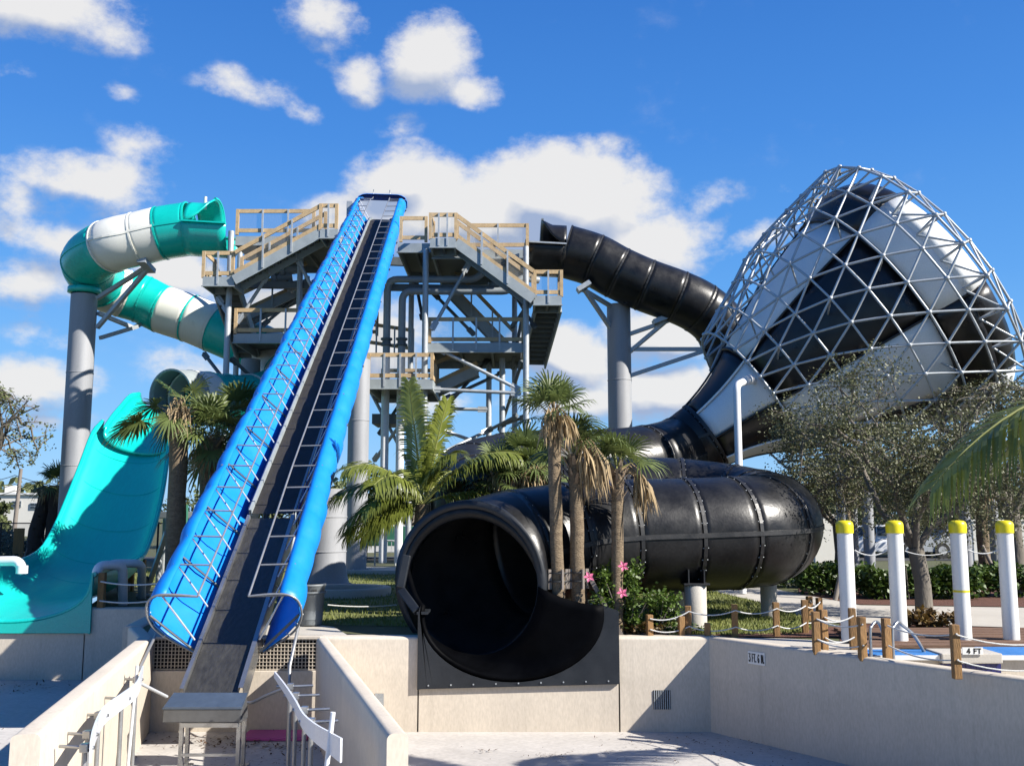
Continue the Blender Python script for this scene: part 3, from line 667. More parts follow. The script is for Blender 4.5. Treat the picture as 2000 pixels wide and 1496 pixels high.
for k in range(N + 1):
    f_ = k / N
    a_right = math.radians(-2 - (-2 + 196) * f_)       # image angle: right side 22 above level, round the bottom, to left 16 below level
    e = V((math.cos(a_right), 0, math.sin(a_right)))
    A = c2 + (S_ * (math.cos(a_right) * (1 if S_.x > 0 else -1)) + U_ * math.sin(a_right)) * (RM - .03)
    B = upt(f_)
    sidew = abs(math.cos(a_right)) ** 3
    for j in range(7):
        g_ = j / 6; dr = g_ * g_ * (3 - 2 * g_)
        q = A.lerp(B, g_)
        side = A.lerp(B, g_); side.z = A.z + (B.z - A.z) * (1 - (1 - g_) ** 2.0) if g_ < 1 else B.z
        q = q.lerp(side, sidew)
        rows[j].append(q)
b = MB(); b.grid(rows); b.build('scoop', 'shadeblack', bs, solid=.07, offset=1)  # interior shade comes from the near-black colour
# arch plate inside the rim and the two pale cheeks at its ends
b = MB(); r0, r1, r2 = [], [], []
for k in range(33):
    a = math.radians(14 + 176 * k / 32); e = S_ * (math.cos(a) * (1 if S_.x > 0 else -1)) + U_ * math.sin(a); w_ = .05 + .13 * math.sin(math.radians(176 * k / 32)) ** .6
    r0.append(c2 + e * (RM + .0) + d2 * .015); r1.append(c2 + e * (RM - w_) + d2 * .03); r2.append(c2 + e * (RM - w_ - .01) - d2 * .12)
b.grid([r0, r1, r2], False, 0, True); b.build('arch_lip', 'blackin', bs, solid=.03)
for q0, q1, y in ((P(1042, 1084, 14.78), P(1070, 1150, 14.66), 0), (P(795, 1084, 14.80), P(782, 1148, 14.74), 0), (P(784, 1152, 14.74), P(815, 1194, 14.5), 0)):
    b = MB(); b.beam(q0, q1, .12, .10, up=V((0, -1, .2))); b.build('mouth_cheek', 'plateblack', bs, bevel=.015)
# flat front plate with the U cut out
b = MB(); fr = []; bk = []
outl = []
for k in range(N + 1):
    f_ = k / N; p = upt(f_); x_ = p.x
    bt = P(1000, 1346 - 10 * (1 - f_), ylip).z
    lo = V((x_, ylip, bt)); outl.append((p, lo))
xR = P(1209, 1250, ylip).x; xL = P(816, 1250, ylip).x
tp = [V((xR, ylip, P(1200, 1193, ylip).z))] + [p for p, q in outl] + [V((xL, ylip, P(820, 1197, ylip).z))]
bo = [V((xR, ylip, P(1200, 1335, ylip).z))] + [V((xR + (xL - xR) * (k + .5) / (N + 1), ylip, P(1200, 1335 + 10 * (k + .5) / (N + 1), ylip).z)) for k in range(N + 1)] + [V((xL, ylip, P(1200, 1346, ylip).z))]
b.grid([tp, bo], False, 0, False); b.build('front_plate', 'plateblack', bs, solid=.045, offset=0)
b = MB()
for k in range(9):
    x_ = xL + (xR - xL) * (k + .5) / 9; z_ = P(1000, 1342 - k * 1.1, ylip).z + .03
    b.tube(V((x_, ylip - .02, z_)), V((x_, ylip - .034, z_)), .011, 8)
b.build('bolt_row', 'galv', bs)
b = MB(); b.bbox((xL - .02, ylip - .02, tp[-1].z - .02), (xL + .14, ylip + .45, tp[-1].z + .02), .006); b.build('ledge', 'plateblack', bs)
# tube feet
for k, (u, vt, yy, rr_) in enumerate(((1358, 1158, 15.75, .17), (1322, 1158, 16.9, .13), (1100, 1150, 15.6, .14), (1500, 1125, 17.5, .14))):
    p = P(u, vt, yy); top = .62
    f_ = thing('tube_foot', (p.x, p.y, -.03), ('round concrete foot under the black tube, in front', 'round concrete foot under the black tube, behind the front one', 'concrete foot hidden behind the palm trunks under the black tube', 'concrete foot under the far bend of the black tube')[k], 'pillar', 'concrete feet of the black tube')
    b = MB(); b.lathe((p.x, p.y, 0), [(rr_, -.03), (rr_, top), (rr_ - .02, top + .02), (.001, top + .02)], 24); b.build('pier', 'concrete', f_)
    b = MB(); b.beam(V((p.x - .12, p.y, top + .02)), V((p.x - .12, p.y, top + .26)), .02, .3); b.beam(V((p.x + .12, p.y, top + .02)), V((p.x + .12, p.y, top + .26)), .02, .3); b.bbox((p.x - .2, p.y - .17, top + .02), (p.x + .2, p.y + .17, top + .05), .006); b.build('saddle', 'blackrim', f_)

# upper black tube from the tower into the funnel
ub = thing('black_entry_slide', P(1103, 600, 34), 'black tube slide leaving the right side of the tower and dropping behind the funnel', 'water slide')
uc = [P(1103.5, 491, 34), P(1159, 508, 34), P(1206, 533, 34), P(1260, 557, 34), P(1323, 580, 34), P(1368, 602, 34.1), P(1404, 634, 34.3), P(1426, 680, 34.4), P(1440, 700, 34), P(1490, 690, 33.2), P(1560, 660, 32.2), P(1640, 640, 31)]
tube_run(ub, uc, .89, 'black', 'blackrim')
def flume(parent, c, end, m, rim, back=1, hood=None):
    """open lower half from the deck to the first tube joint, flat lips on both rims, and a curled hood over it"""
    t_ = (c - end).normalized(); rows = []
    for i in range(6):
        q = end.lerp(c, i / 5); rows.append(ring(q, t_, .89, 22, PI, 2 * PI))
    b = MB(); b.grid(rows); b.build('flume', m, parent, solid=.04)
    tt, s, u = frame_of(t_)
    for e in (-1, 1):
        b = MB(); b.beam(end + s * e * .93, c + s * e * .93, .16, .05); b.build('flume_lip', rim, parent)
    # hood: rear quarter of the tube reaching back towards the deck with a flared mouth
    rows = []
    for i in range(8):
        f_ = i / 7; q = c - t_ * (.85 * f_); lo = math.radians(4 + 66 * f_ ** 2.2); hi = math.radians(176 - 12 * f_)
        if back < 0: lo, hi = PI - hi, PI - lo
        rows.append(ring(q, t_, .89 + (.16 * max(0, f_ - .6) * 2.5), 18, lo, hi))
    b = MB(); b.grid(rows); b.build('entry_hood', m, parent, solid=.05)
    b = MB(); b.path(rows[-1], .05, 8); b.build('hood_lip', rim, parent)
flume(ub, uc[0], P(1030, 487, 34), 'black', 'galv', 1)
rp_ = P(1209, 603, 34.6)
def pillar(u, v, y, r, label, name='support_pillar', flare=0, vb=None, m='column'):
    p = P(u, v, y); t_ = thing(name, (p.x, p.y, -.03), label, 'pillar', 'big grey support pillars')
    prof = [(r, 0), (r, p.z - .02)]
    if flare: prof = [(r * 1.4, 0), (r * 1.22, .12), (r * 1.08, .35), (r, .6), (r, p.z * .5), (r, p.z - .02)]
    b = MB(); b.lathe((p.x, p.y, -.03), prof, 40); b.lathe((p.x, p.y, p.z - .05), [(r, 0), (r - .02, .012), (.001, .013)], 40, 0, False)
    b.build('shaft', m, t_)
    for f_ in (.36, .7):
        b = MB(); b.lathe((p.x, p.y, p.z * f_), [(r, 0), (r + .012, .006), (r + .012, .03), (r, .036)], 40, 0, False); b.build('weld_band', m, t_)
    b = MB(); b.lathe((p.x, p.y, -.03), [(r + .22 + .2 * bool(flare), 0), (r + .22 + .2 * bool(flare), .05), (r + .1, .06)], 24); 
    for k in range(12): a = 2 * PI * k / 12; q = V((p.x + math.cos(a) * (r + .15), p.y + math.sin(a) * (r + .15), .0)); b.tube(q, q + V((0, 0, .13)), .025, 6)
    b.build('base_plate', 'galv', t_)
    return t_
rpil = pillar(1208, 594, 34.6, .415, 'round grey steel pillar carrying the upper black tube')
def bracket(parent, segs, w_=.13, m='galv'):
    for a, c in segs: b = MB(); b.beam(a, c, w_, w_); b.build('bracket_arm', m, parent)
bracket(rpil, [(P(1134, 563, 33.6), P(1196, 600, 34.4)), (P(1142, 566, 33.6), P(1192, 640, 34.4)), (P(1228, 653, 34.5), P(1312, 624, 34.0)), (P(1230, 687, 34.5), P(1300, 628, 34.0)), (P(1230, 682, 34.5), P(1375, 682, 34.2)), (P(1230, 734, 34.5), P(1374, 686, 34.2))])
for a, c in ((P(1128, 568, 33.6), P(1152, 553, 33.6)), (P(1276, 630, 34), P(1316, 615, 34))):
    b = MB(); b.beam(a, c, .5, .16); b.build('saddle', 'galv', rpil)

# ------------------------------------------------------------------ teal slide
ts = thing('teal_tube_slide', P(213, 600, 33), 'teal and white striped tube slide curling round the left pillar beside the tower', 'water slide')
tcs = [P(372, 447, 33), P(315, 456, 33), P(270, 467, 33), P(213, 482, 33.1), P(173, 513, 34.2), P(200, 556, 35.8), P(240, 573, 36.4), P(278, 585, 36.7), P(317, 604, 36.8), P(371, 622, 36.8), P(419, 642, 36.8), P(470, 664, 36.7), P(525, 690, 36.3), P(565, 730, 35.2), P(545, 765, 34.2), P(490, 783, 33), P(440, 783, 32.0), P(402, 778, 31.1), P(368, 775, 30.3), P(334, 773, 29.6)]
tube_run(ts, tcs, .87, ['teal', 'fibrewhite', 'fibrewhite', 'teal', 'teal', 'fibrewhite', 'teal', 'teal', 'fibrewhite', 'fibrewhite', 'teal', 'teal', 'fibrewhite', 'fibrewhite', 'teal', 'teal', 'teal', 'fibrewhite', 'greyfibre'],
         ['teal', 'teal', 'fibrewhite', 'fibrewhite', 'teal', 'teal', 'fibrewhite', 'teal', 'teal', 'teal', 'fibrewhite', 'fibrewhite', 'teal', 'teal', 'fibrewhite', 'fibrewhite', 'teal', 'teal', 'fibrewhite', 'greyfibre'], seam=None, fl=.055, radii=[.87] * 15 + [.86, .83, .80, .78, .76])
flume(ts, tcs[0], P(456, 452, 33), 'teal', 'teal', -1)
p = P(401, 395, 33); b = MB(); b.tube(p - V((0, 0, .25)), p + V((0, 0, .18)), .055, 10, mi=0); b.build('lamp_post_stub', 'white', ts)
lpil = pillar(165, 574, 34.3, .44, 'tall round grey steel pillar under the teal tube bend')
bracket(lpil, [(P(190, 583, 34.2), P(286, 522, 33.2)), (P(190, 640, 34.2), P(290, 524, 33.2)), (P(192, 612, 34.4), P(262, 641, 36)), (P(196, 660, 34.4), P(268, 638, 36)), (P(262, 640, 36.2), P(285, 628, 36.7))])
b = MB(); b.beam(P(276, 508, 32.6), P(296, 530, 33.4), .3, .16); b.build('saddle', 'galv', lpil)
b = MB(); q = P(165, 574, 34.3); b.lathe(q, [(.44, 0), (.56, .02), (.56, .2), (.40, .22)], 24); b.build('cap_plate', 'teal', lpil)
# open chute: rows of (left rim, bottom, right rim)
SEC = [((-170, 1122), (5, 1218), (183, 1122), 18.98), ((-120, 1117), (40, 1203), (196, 1117), 20), ((-60, 1111), (72, 1189), (212, 1111), 21), ((18, 1100), (125, 1172), (248, 1102), 22.8), ((74, 1078), (163, 1143), (278, 1088), 24.3), ((103, 1036), (180, 1105), (294, 1056), 25.3), ((131, 972), (200, 1040), (310, 1002), 26.4), ((157, 906), (222, 968), (322, 940), 27.6), ((180, 846), (240, 905), (330, 880), 28.8), ((200, 822), (258, 872), (336, 852), 29.6)]
SEC2 = [((203, 836), (258, 886), (337, 866), 29.0), ((219, 812), (268, 862), (340, 852), 29.5), ((236, 792), (282, 842), (345, 838), 30.1), ((254, 772), (300, 826), (356, 826), 31.0), ((272, 768), (322, 818), (376, 812), 32.0)]
def nearer(sec): return [(a, m_, c, 18.98 + (y - 18.98) * .80) for a, m_, c, y in sec]
SEC, SEC2 = nearer(SEC), nearer(SEC2)
def chute(sec, per=6, n=26):
    Lp = cat_rom([P(*a, y) for a, m_, c, y in sec], per); Bp = cat_rom([P(*m_, y) for a, m_, c, y in sec], per); Rp = cat_rom([P(*c, y) for a, m_, c, y in sec], per)
    rows = []
    for l, m_, r in zip(Lp, Bp, Rp):
        row = []
        for k in range(n + 1):
            a = PI * k / n; x = math.cos(a);
            mid = (l + r) / 2; down = m_ - mid
            base = l.lerp(r, k / n) if 0 else mid + (r - l) / 2 * (-x) * (1.0)
            row.append(base + down * (max(0, math.sin(a)) ** .75))
        rows.append(row)
    return rows
rows = chute(SEC)
b = MB(); b.grid(rows); b.build('chute', 'tealdull', ts, solid=.06, offset=1)
for e in (0, -1):
    b = MB(); b.path([r[e] for r in rows[::2]], .045, 8); b.build('chute_rim', 'teal', ts)
rows2 = chute(SEC2); b = MB(); b.grid(rows2); b.build('chute', 'teal', ts, solid=.06, offset=1)
for e in (0, -1):
    b = MB(); b.path([r[e] for r in rows2[::2]], .04, 8); b.build('chute_rim', 'teal', ts)
for i in range(6, len(rows) - 3, 6):
    b = MB(); b.grid([[q + V((0, -.05, .05)) for q in rows[i]], [q + V((0, -.055, .055)) for q in [rows[i][k].lerp(rows[i + 1][k], .10) for k in range(len(rows[i]))]]]); b.build('chute_seam', 'teal', ts)
# end plate with U cut-out
tp = [V((P(185, 1122, 18.96).x, 18.96, rows[0][-1].z))] + [V((q.x, 18.96, q.z)) for q in rows[0][::-1]] + [V((P(-185, 1122, 18.96).x, 18.96, rows[0][0].z))]
bo = [V((P(173 + (185 - 173) * 0, 1200, 18.96).x, 18.96, P(0, 1236, 18.96).z))] + [V((q.x * .999, 18.96, P(0, 1236, 18.96).z)) for q in rows[0][::-1]] + [V((P(-185, 1122, 18.96).x, 18.96, P(0, 1236, 18.96).z))]
tp[0] = V((P(180, 1122, 18.96).x, 18.96, tp[0].z)); 
b = MB(); b.grid([tp, bo], False, 0, False); b.build('front_plate', 'teal', ts, solid=.05, offset=0)
for k, (u, v, y) in enumerate(((312, 1000, 25.2), (330, 900, 27.2), (300, 1060, 24.1))):
    p = P(u, v, y); b = MB(); b.tube(V((p.x + .05, p.y + .3, -.03)), p + V((.05, .3, -.15)), .07, 10); b.build('leg', 'galv', ts)

# ------------------------------------------------------------------ funnel and its space frame
fu = thing('funnel_slide', (FC.x, FC.y, 0), 'giant funnel slide in black and white checkered panels wrapped in a strut frame', 'water slide')
AB = [1.536, 2.434, 3.308, 4.033, 4.93, 5.89, 6.85, 1.536 + 2 * PI]
for bi in range(4):
    (s0, r0), (s1, r1) = RS[bi], RS[bi + 1]
    for j in range(7):
        white = (bi + j) % 2 == 1 if bi < 3 else (2 + j) % 2 == 1
        n = 8; ma = 6 if bi < 2 else 4; rows = []
        for i in range(ma + 1):
            f_ = i / ma; rr_ = r0 + (r1 - r0) * f_
            if bi == 0: rr_ -= .10 * math.sin(PI * f_)
            if bi == 1: rr_ += .12 * math.sin(PI * f_)
            if bi == 2: rr_ += .06 * math.sin(PI * f_)
            if bi == 3: rr_ = r1 + (r0 - r1) * math.cos(PI / 2 * f_); 
            s_ = s0 + (s1 - s0) * (f_ if bi != 3 else math.sin(PI / 2 * f_))
            rows.append([fpt(s_, rr_, AB[j] + .004 + (AB[j + 1] - AB[j] - .008) * k / n) for k in range(n + 1)])
        b = MB(); b.grid(rows); b.build('funnel_panel', 'panelwhite' if white else 'panelblack', fu, solid=.03)
        b = MB(); b.path([fpt(s0 + (s1 - s0) * i / 6, r0 + (r1 - r0) * i / 6 + .02 + (.10 * math.sin(PI * i / 6) if bi == 1 else -.08 * math.sin(PI * i / 6) if bi == 0 else 0), AB[j]) for i in range(7)] if bi < 3 else [fpt(s0, r0, AB[j]), fpt(s1, r1, AB[j])], .03, 6); b.build('panel_seam', 'panelwhite' if bi == 0 and white else 'blackrim', fu)
for bi in (0, 1, 2):
    s0, r0 = RS[bi]; b = MB(); b.grid([ring(FC + FA * (s0 + d), FA, r0 + e, 64) for d, e in ((-.03, 0), (-.03, .06), (.03, .06), (.03, 0))], True, 0, False); b.build('panel_ring', 'blackrim', fu)
# triangulated strut frame outside the panels
sf = thing('strut_frame', (FC.x + 1, FC.y, 0), 'silver triangulated tube frame standing around the checkered funnel', 'frame')
def prof_r(s):
    for (s0, r0), (s1, r1) in zip(RS, RS[1:]):
        if s <= s1: f_ = (s - s0) / (s1 - s0); return r0 + (r1 - r0) * f_
    return RS[-1][1]
NA = 28; SR = [-4.25 * KF + i * .70 for i in range(8)]
OUT = []
for i, s in enumerate(SR):
    off = .38 + .10 * i / 7 + (.30, .34, .38, .36, .28, .14, .04, 0)[i]
    rr_ = (prof_r(min(s, .9 * KF)) + off); OUT.append([fpt(s, rr_ + (0.10 if 2 < i < 6 else 0), 2 * PI * (k + (i % 2) * .5) / NA) for k in range(NA)])
segs = []
for i in range(len(SR)):
    for k in range(NA):
        segs.append((OUT[i][k], OUT[i][(k + 1) % NA], .029))
        if i + 1 < len(SR):
            o2 = OUT[i + 1]; a, c = (k, (k + 1) % NA) if i % 2 else ((k - 1) % NA, k)
            segs.append((OUT[i][k], o2[a], .029)); segs.append((OUT[i][k], o2[c], .029))
# inner layer of the rim and struts down to the panels
inn = [fpt(SR[-1] - .45, RS[3][1] + .10, 2 * PI * (k + .5) / NA) for k in range(NA)]
rim2 = [fpt(SR[-1] + .28, RS[3][1] + .24, 2 * PI * (k + .5) / NA) for k in range(NA)]
for k in range(NA):
    segs += [(rim2[k], rim2[(k + 1) % NA], .03), (OUT[-1][k], rim2[k], .026), (OUT[-1][k], rim2[(k - 1) % NA], .026), (OUT[-1][k], inn[k], .026), (rim2[k], inn[k], .026), (OUT[-1][k], inn[(k - 1) % NA], .026)]
for i in range(1, len(SR) - 1, 2):
    for k in range(0, NA, 2):
        a = 2 * PI * (k + (i % 2) * .5) / NA; s = min(SR[i], .9 * KF); segs.append((OUT[i][k], fpt(s, prof_r(s) - .02, a), .022))
camp = V((0, 0, CZ))
def vis(sg): 
    m_ = (sg[0] + sg[1]) / 2; c = FC + FA * ((m_ - FC).dot(FA)); return (m_ - c).normalized().dot((camp - m_).normalized()) * (sg[0] - sg[1]).length * (1 if m_.z > 3 else .2)
segs.sort(key=vis, reverse=True)
rest = MB()
for i, (a, c, r) in enumerate(segs):
    if i < 100: b = MB(); b.tube(a, c, r, 8); b.build('strut', 'strut', sf)
    else: rest.tube(a, c, r, 6)
for row in OUT + [rim2]:
    for q in row: rest.lathe(q, [(.001, -.06), (.045, -.04), (.062, 0), (.045, .04), (.001, .06)], 8)
rest.build('strut_web', 'strut', sf)['kind'] = 'stuff'
for k, (u, v, y) in enumerate(((1640, 905, 24.2), (1690, 905, 24.0), (1875, 860, 23.6), (1660, 900, 27), (1930, 860, 27))):
    p = P(u, v, y); b = MB(); b.tube(V((p.x, p.y, -.03)), p + V((0, 0, .4)), .13, 14); b.build('leg', 'column', sf)
# white candy-cane water pipe into the funnel
q = P(1443, 905, 22.6)
t_ = pvc(bend([V((q.x, q.y, 0)), V((q.x, q.y, P(1443, 752, 22.6).z)), P(1462, 741, 23.1), P(1475, 745, 24.0)], .16), .085, 'white upright water pipe with an elbow entering the white funnel panel')
b = MB(); b.tube(P(1455, 744, 22.9), P(1466, 741, 23.2), .115, 14); b.build('elbow', 'pvc', t_)
# ------------------------------------------------------------------ blue conveyor slide
A_, K_, T_ = P(413, 1352, 13.3), P(530, 1012, 17.2), P(742, 432, 36)
E_ = P(746, 430, 38.6)
cv = thing('raft_conveyor', (A_.x, A_.y, -1.3), 'steep blue conveyor slide with dark belt and blue tarp sides climbing to the tower top', 'conveyor')
AX = [A_, K_, T_, E_]
LEN = [0]
for p, q in zip(AX, AX[1:]): LEN.append(LEN[-1] + (q - p).length)
def axp(s):
    k = 0
    while k < 2 and s > LEN[k + 1]: k += 1
    f_ = (s - LEN[k]) / (LEN[k + 1] - LEN[k]); return AX[k].lerp(AX[k + 1], f_)
def axf(s):
    d = (axp(min(s + .6, LEN[-1])) - axp(max(s - .6, 0))).normalized(); sd = V((d.y, -d.x, 0)).normalized(); return d, sd, sd.cross(d)
def loc(s, x, h): d, sd, u = axf(s); return axp(s) + sd * x + u * h
HW = .40
SK = LEN[1]; ST_ = LEN[2]; SE = LEN[3]
# lower steel pan with side plates
ss_ = [SK * i / 10 for i in range(11)]
b = MB(); b.grid([[loc(s, -HW + .06, 0), loc(s, HW - .06, 0)] for s in ss_], False, 0, False); b.build('pan_floor', 'pan', cv, solid=.02)
for e in (-1, 1):
    b = MB(); b.grid([[loc(s, e * HW, -.22), loc(s, e * HW, .07), loc(s, e * (HW - .05), .07), loc(s, e * (HW - .055), -.02)] for s in ss_], False, 0, False); b.build('side_plate', 'stainless', cv, solid=.008)
b = MB(); b.bbox(tuple(loc(SK, -HW, -.28) - V((0, .05, .0))), tuple(loc(SK, HW, -.02) + V((0, .12, .0))), .01); b.build('transfer_roller', 'darksteel', cv)
# belt and frame
sb = [SK + .12 + (SE - SK - .12) * i / 60 for i in range(61)]
b = MB(); b.grid([[loc(s, -HW + .05, .02), loc(s, -.004, .02), loc(s, -.004, .016), loc(s, .004, .016), loc(s, .004, .02), loc(s, HW - .05, .02)] for s in sb], False, 0, False); b.build('belt', 'belt', cv)
for e in (-1, 1):
    b = MB(); b.grid([[loc(s, e * (HW + .02), -.42), loc(s, e * (HW + .02), .10)] for s in sb], False, 0, False); b.build('belt_skirt', 'navy', cv, solid=.02)
    b = MB(); b.grid([[loc(s, e * (HW - .04), -.02), loc(s, e * (HW - .04), .09), loc(s, e * HW, .09), loc(s, e * HW, .05)] for s in sb], False, 0, False); b.build('belt_rail', 'towergrey', cv, solid=.008)
    # truss under the belt
    b = MB(); b.path([loc(s, e * (HW - .02), -.75) for s in (SK + .8, ST_ - .5)], .04, 8); b.build('bottom_chord', 'darksteel', cv)
    for k in range(22):
        s0 = SK + .8 + k * (ST_ - SK - 1.3) / 22; s1 = s0 + (ST_ - SK - 1.3) / 22
        b = MB(); b.tube(loc(s0 if k % 2 else s1, e * (HW - .02), -.40), loc(s1 if k % 2 else s0, e * (HW - .02), -.75), .025, 6); b.build('truss_web', 'darksteel', cv)
# tarp sides, scalloped between the frame pipes, closed by a hood at the top
GS = .98; STEP = .78; NR = int((ST_ + .8 - GS) / STEP) + 1
prof = [(.47, -.10), (.62, .02), (.80, .17), (.94, .34), (1.0, .52), (.985, .66), (.93, .76), (.84, .82), (.76, .825)]
sg_ = [GS + (SE - GS) * i / 260 for i in range(261)]
for e in (-1, 1):
    rows = []
    for s in sg_:
        ph = ((s - GS) / STEP) % 1; sc_ = .04 * math.sin(PI * ph) ** .7 + .012 * math.sin(s * 2.3) + .006 * math.sin(s * 5.1 + e)
        row = []
        for k, (x, h) in enumerate(prof):
            x = .45 + (x - .45) * (1 - .18 * s / SE); wgt = max(0, math.sin(PI * k / (len(prof) - 1))); row.append(loc(s, e * (x + sc_ * wgt), h + (.6 * sc_ if k > 4 else 0)))
        rows.append(row)
    b = MB(); b.grid(rows); o = b.build('tarp_side', 'bluetarp', cv, solid=.012, offset=1 if e < 0 else -1)
    rl = thing_rail = MB()
    rl.path([loc(GS + (ST_ + .9 - GS) * i / 40, e * .34, .80) for i in range(41)], .016, 8)
    ro = rl.build('guide_rail', 'pipe', cv)
    b = MB(); b.path([loc(GS, e * x, h + .01) for x, h in prof] if 0 else cat_rom([loc(GS, e * .34, .80), loc(GS, e * .62, .83), loc(GS - .01, e * .86, .83), loc(GS - .01, e * 1.0, .73), loc(GS - .01, e * 1.04, .52), loc(GS, e * .97, .30), loc(GS + .02, e * .82, .12), loc(GS + .04, e * .60, -.06), loc(GS + .05, e * .47, -.16)], 5), .016, 8); b.build('end_hoop', 'pipe', cv)
    for k in range(8):
        f_ = k / 7; i_ = 1 + int(f_ * 6); x, h = prof[i_]; b = MB(); b.tube(loc(GS - .01, e * (x + .06), h - .01), loc(GS + .05, e * x, h), .008, 5, mi=0); b.build('lacing', 'rope', cv)
    for k in range(NR):
        s = GS + k * STEP
        b = MB(); b.tube(loc(s, e * .34, .80), loc(s, e * .86, .815), .014, 7); b.build('rung', 'pipe', ro)
        b = MB(); b.tube(loc(s, e * .80, .80), loc(s, e * .44, .10), .014, 7); b.build('brace', 'lightpipe', ro)
        if k % 2 == 0: b = MB(); b.tube(loc(s, e * .44, -.1), loc(s, e * 1.0, .5), .02, 6); b.build('outrigger', 'darksteel', ro)
# end hood
b = MB(); hp = [(-.98, .50), (-.98, .74), (-.90, .90), (-.76, .97)] + [(x / 10, 1.0) for x in range(-6, 7)] + [(.76, .97), (.90, .90), (.98, .74), (.98, .50)]
b.grid([[loc(SE - d, x, h) for x, h in hp] for d in (.0, .35)]); b.build('end_hood', 'bluetarp', cv, solid=.02)
b = MB(); hq = [(-.96, .45), (-.94, .62), (-.84, .72), (-.7, .76)] + [(x / 10, .76) for x in range(-6, 7)] + [(.7, .76), (.84, .72), (.94, .62), (.96, .45)]
b.grid([[loc(SE - .02, x, h) for x, h in hp], [loc(SE - .02, x, h) for x, h in hq]], False, 0, False); b.build('hood_panel', 'navy', cv, solid=.02)
for x in (-.34, .30):
    b = MB(); b.path([loc(ST_ + .8, x, .80), loc(ST_ + 1.8, x, .84), loc(SE, x, .90), loc(SE + .05, x, 1.18)], .02, 6); b.build('hood_pipe', 'pipe', cv)
for k in range(3):
    for e in (-1, 1): s = ST_ + 1 + k * .75; b = MB(); b.tube(loc(s, e * .32, .81), loc(s, e * .95, .80), .016, 6); b.build('hood_rung', 'pipe', cv)
# steel box at the foot
d_, sd_, u_ = axf(0); c0 = P(397, 1380, 12.75)
X0, X1 = P(320, 1395, 12.35).x, P(474, 1395, 12.35).x
yf, yb = 12.3, 12.62; zt, zm, zb = P(400, 1353, yb).z, P(400, 1381, yf).z, P(400, 1411, yf).z
b = MB(); vs = []
for x in (X0, X1): vs += [(x, yf, zb), (x, yf, zm), (x + (.03 if x == X0 else -.03), yb, zt), (x, yb, zb)]
b.add(vs, [(0, 4, 5, 1), (2, 6, 7, 3), (0, 1, 2, 3), (7, 6, 5, 4), (3, 7, 4, 0)], 0); b.build('end_box', 'steelbox', cv, bevel=.012)
b = MB(); b.add([(X0 - .004, yf - .012, zm - .012), (X1 + .004, yf - .012, zm - .012), (X1 - .02, yb, zt + .006), (X0 + .02, yb, zt + .006)], [(0, 1, 2, 3)]); b.build('box_lid', 'bluebox', cv, solid=.012)
for x in (X0 + .22, X1 - .04):
    for y in (yf + .05, yb - .03):
        b = MB(); b.beam((x, y, -1.3), (x, y, zb), .045, .045, up=V((0, 1, 0))); b.bbox((x - .07, y - .07, -1.3), (x + .07, y + .07, -1.285), .004); b.build('leg', 'stainless', cv)
b = MB(); b.beam((X0 + .22, yf + .04, -1.12), (X1 - .04, yf + .04, -1.12), .03, .03); b.beam((X0 + .22, yf + .02, zb - .03), (X1 - .04, yf + .02, zb - .03), .03, .05); b.build('leg_crossbar', 'stainless', cv)
pillar(640, 952, 24.0, .47, 'thick grey pillar with a flared foot under the blue conveyor', flare=1)
# curved white splash guards on pipe posts
def guard(px, hs, label, posts):
    base = G(*px[len(px) // 2], -.1); t_ = thing('splash_guard', (base.x, base.y, -1.3), label, 'guard rail', 'white splash guards in the channel')
    tp = cat_rom([G(u, v, -.1) for u, v in px], 6); n = len(tp); rows = []
    for i, p in enumerate(tp):
        f_ = i / (n - 1); h = hs[0] + (hs[1] - hs[0]) * f_; rows.append([p, p - V((0, 0, h))])
    b = MB(); b.grid(rows, False, 0, False); b.build('strip', 'hdpe', t_, solid=.018, offset=0)
    for f_, off in posts:
        p = tp[int(f_ * (n - 1))] + V((off, .02, -.10)); b = MB(); b.tube((p.x, p.y, -1.3), (p.x, p.y, p.z + .02), .022, 10); b.bbox((p.x - .06, p.y - .06, -1.3), (p.x + .06, p.y + .06, -1.288), .004); b.build('post', 'pipe', t_)
        b = MB(); b.tube(p, p - V((off * 1.3, .0, 0)), .016, 8); b.tube(p + V((off * .2, 0, 0)), p + V((off * .2 + (.22 if off > 0 else -.22), .05, .0)), .014, 8); b.bbox(tuple(p - V((.035, .035, .035))), tuple(p + V((.035, .035, .035))), .008); b.build('clamp', 'stainless', t_)
    return t_, tp
lg, ltp = guard([(279, 1300), (268, 1330), (240, 1352), (207, 1376), (192, 1398), (182, 1425), (178, 1446)], (.16, .17), 'curved white splash guard strip along the left channel wall', ((.08, -.06), (.3, -.07), (.52, -.07), (.75, -.07), (.93, -.06)))
rg, rtp = guard([(537, 1311), (556, 1335), (577, 1366), (592, 1392), (615, 1412), (643, 1428), (667, 1441)], (.07, .19), 'curved white splash guard strip in front of the right channel wall', ((.1, .12), (.22, .10), (.36, .09), (.48, .09)))
q = G(640, 1432, -.1); b = MB(); b.tube(q + V((-.10, .05, -1.2)), q + V((.03, .06, .16)), .022, 10); b.build('post', 'hdpe', rg)
def bar(pts, r, label, m='pipe', cat='pipe', name='brace_pipe', grp='loose pipe braces in the channel'):
    b = MB(); b.path(pts, r, 10); return tag(b.build(name, m, loc=pts[0]), label, cat, grp)
bar([P(274, 1334, 12.4), P(326, 1360, 12.9)], .02, 'pale straight brace pipe between the left splash guard and the steel box', 'lightpipe')
bar(cat_rom([P(478, 1372, 12.7), P(494, 1371, 12.6), P(520, 1358, 12.3), P(556, 1344, 11.9)], 5), .018, 'bent brace pipe between the steel box and the right splash guard')
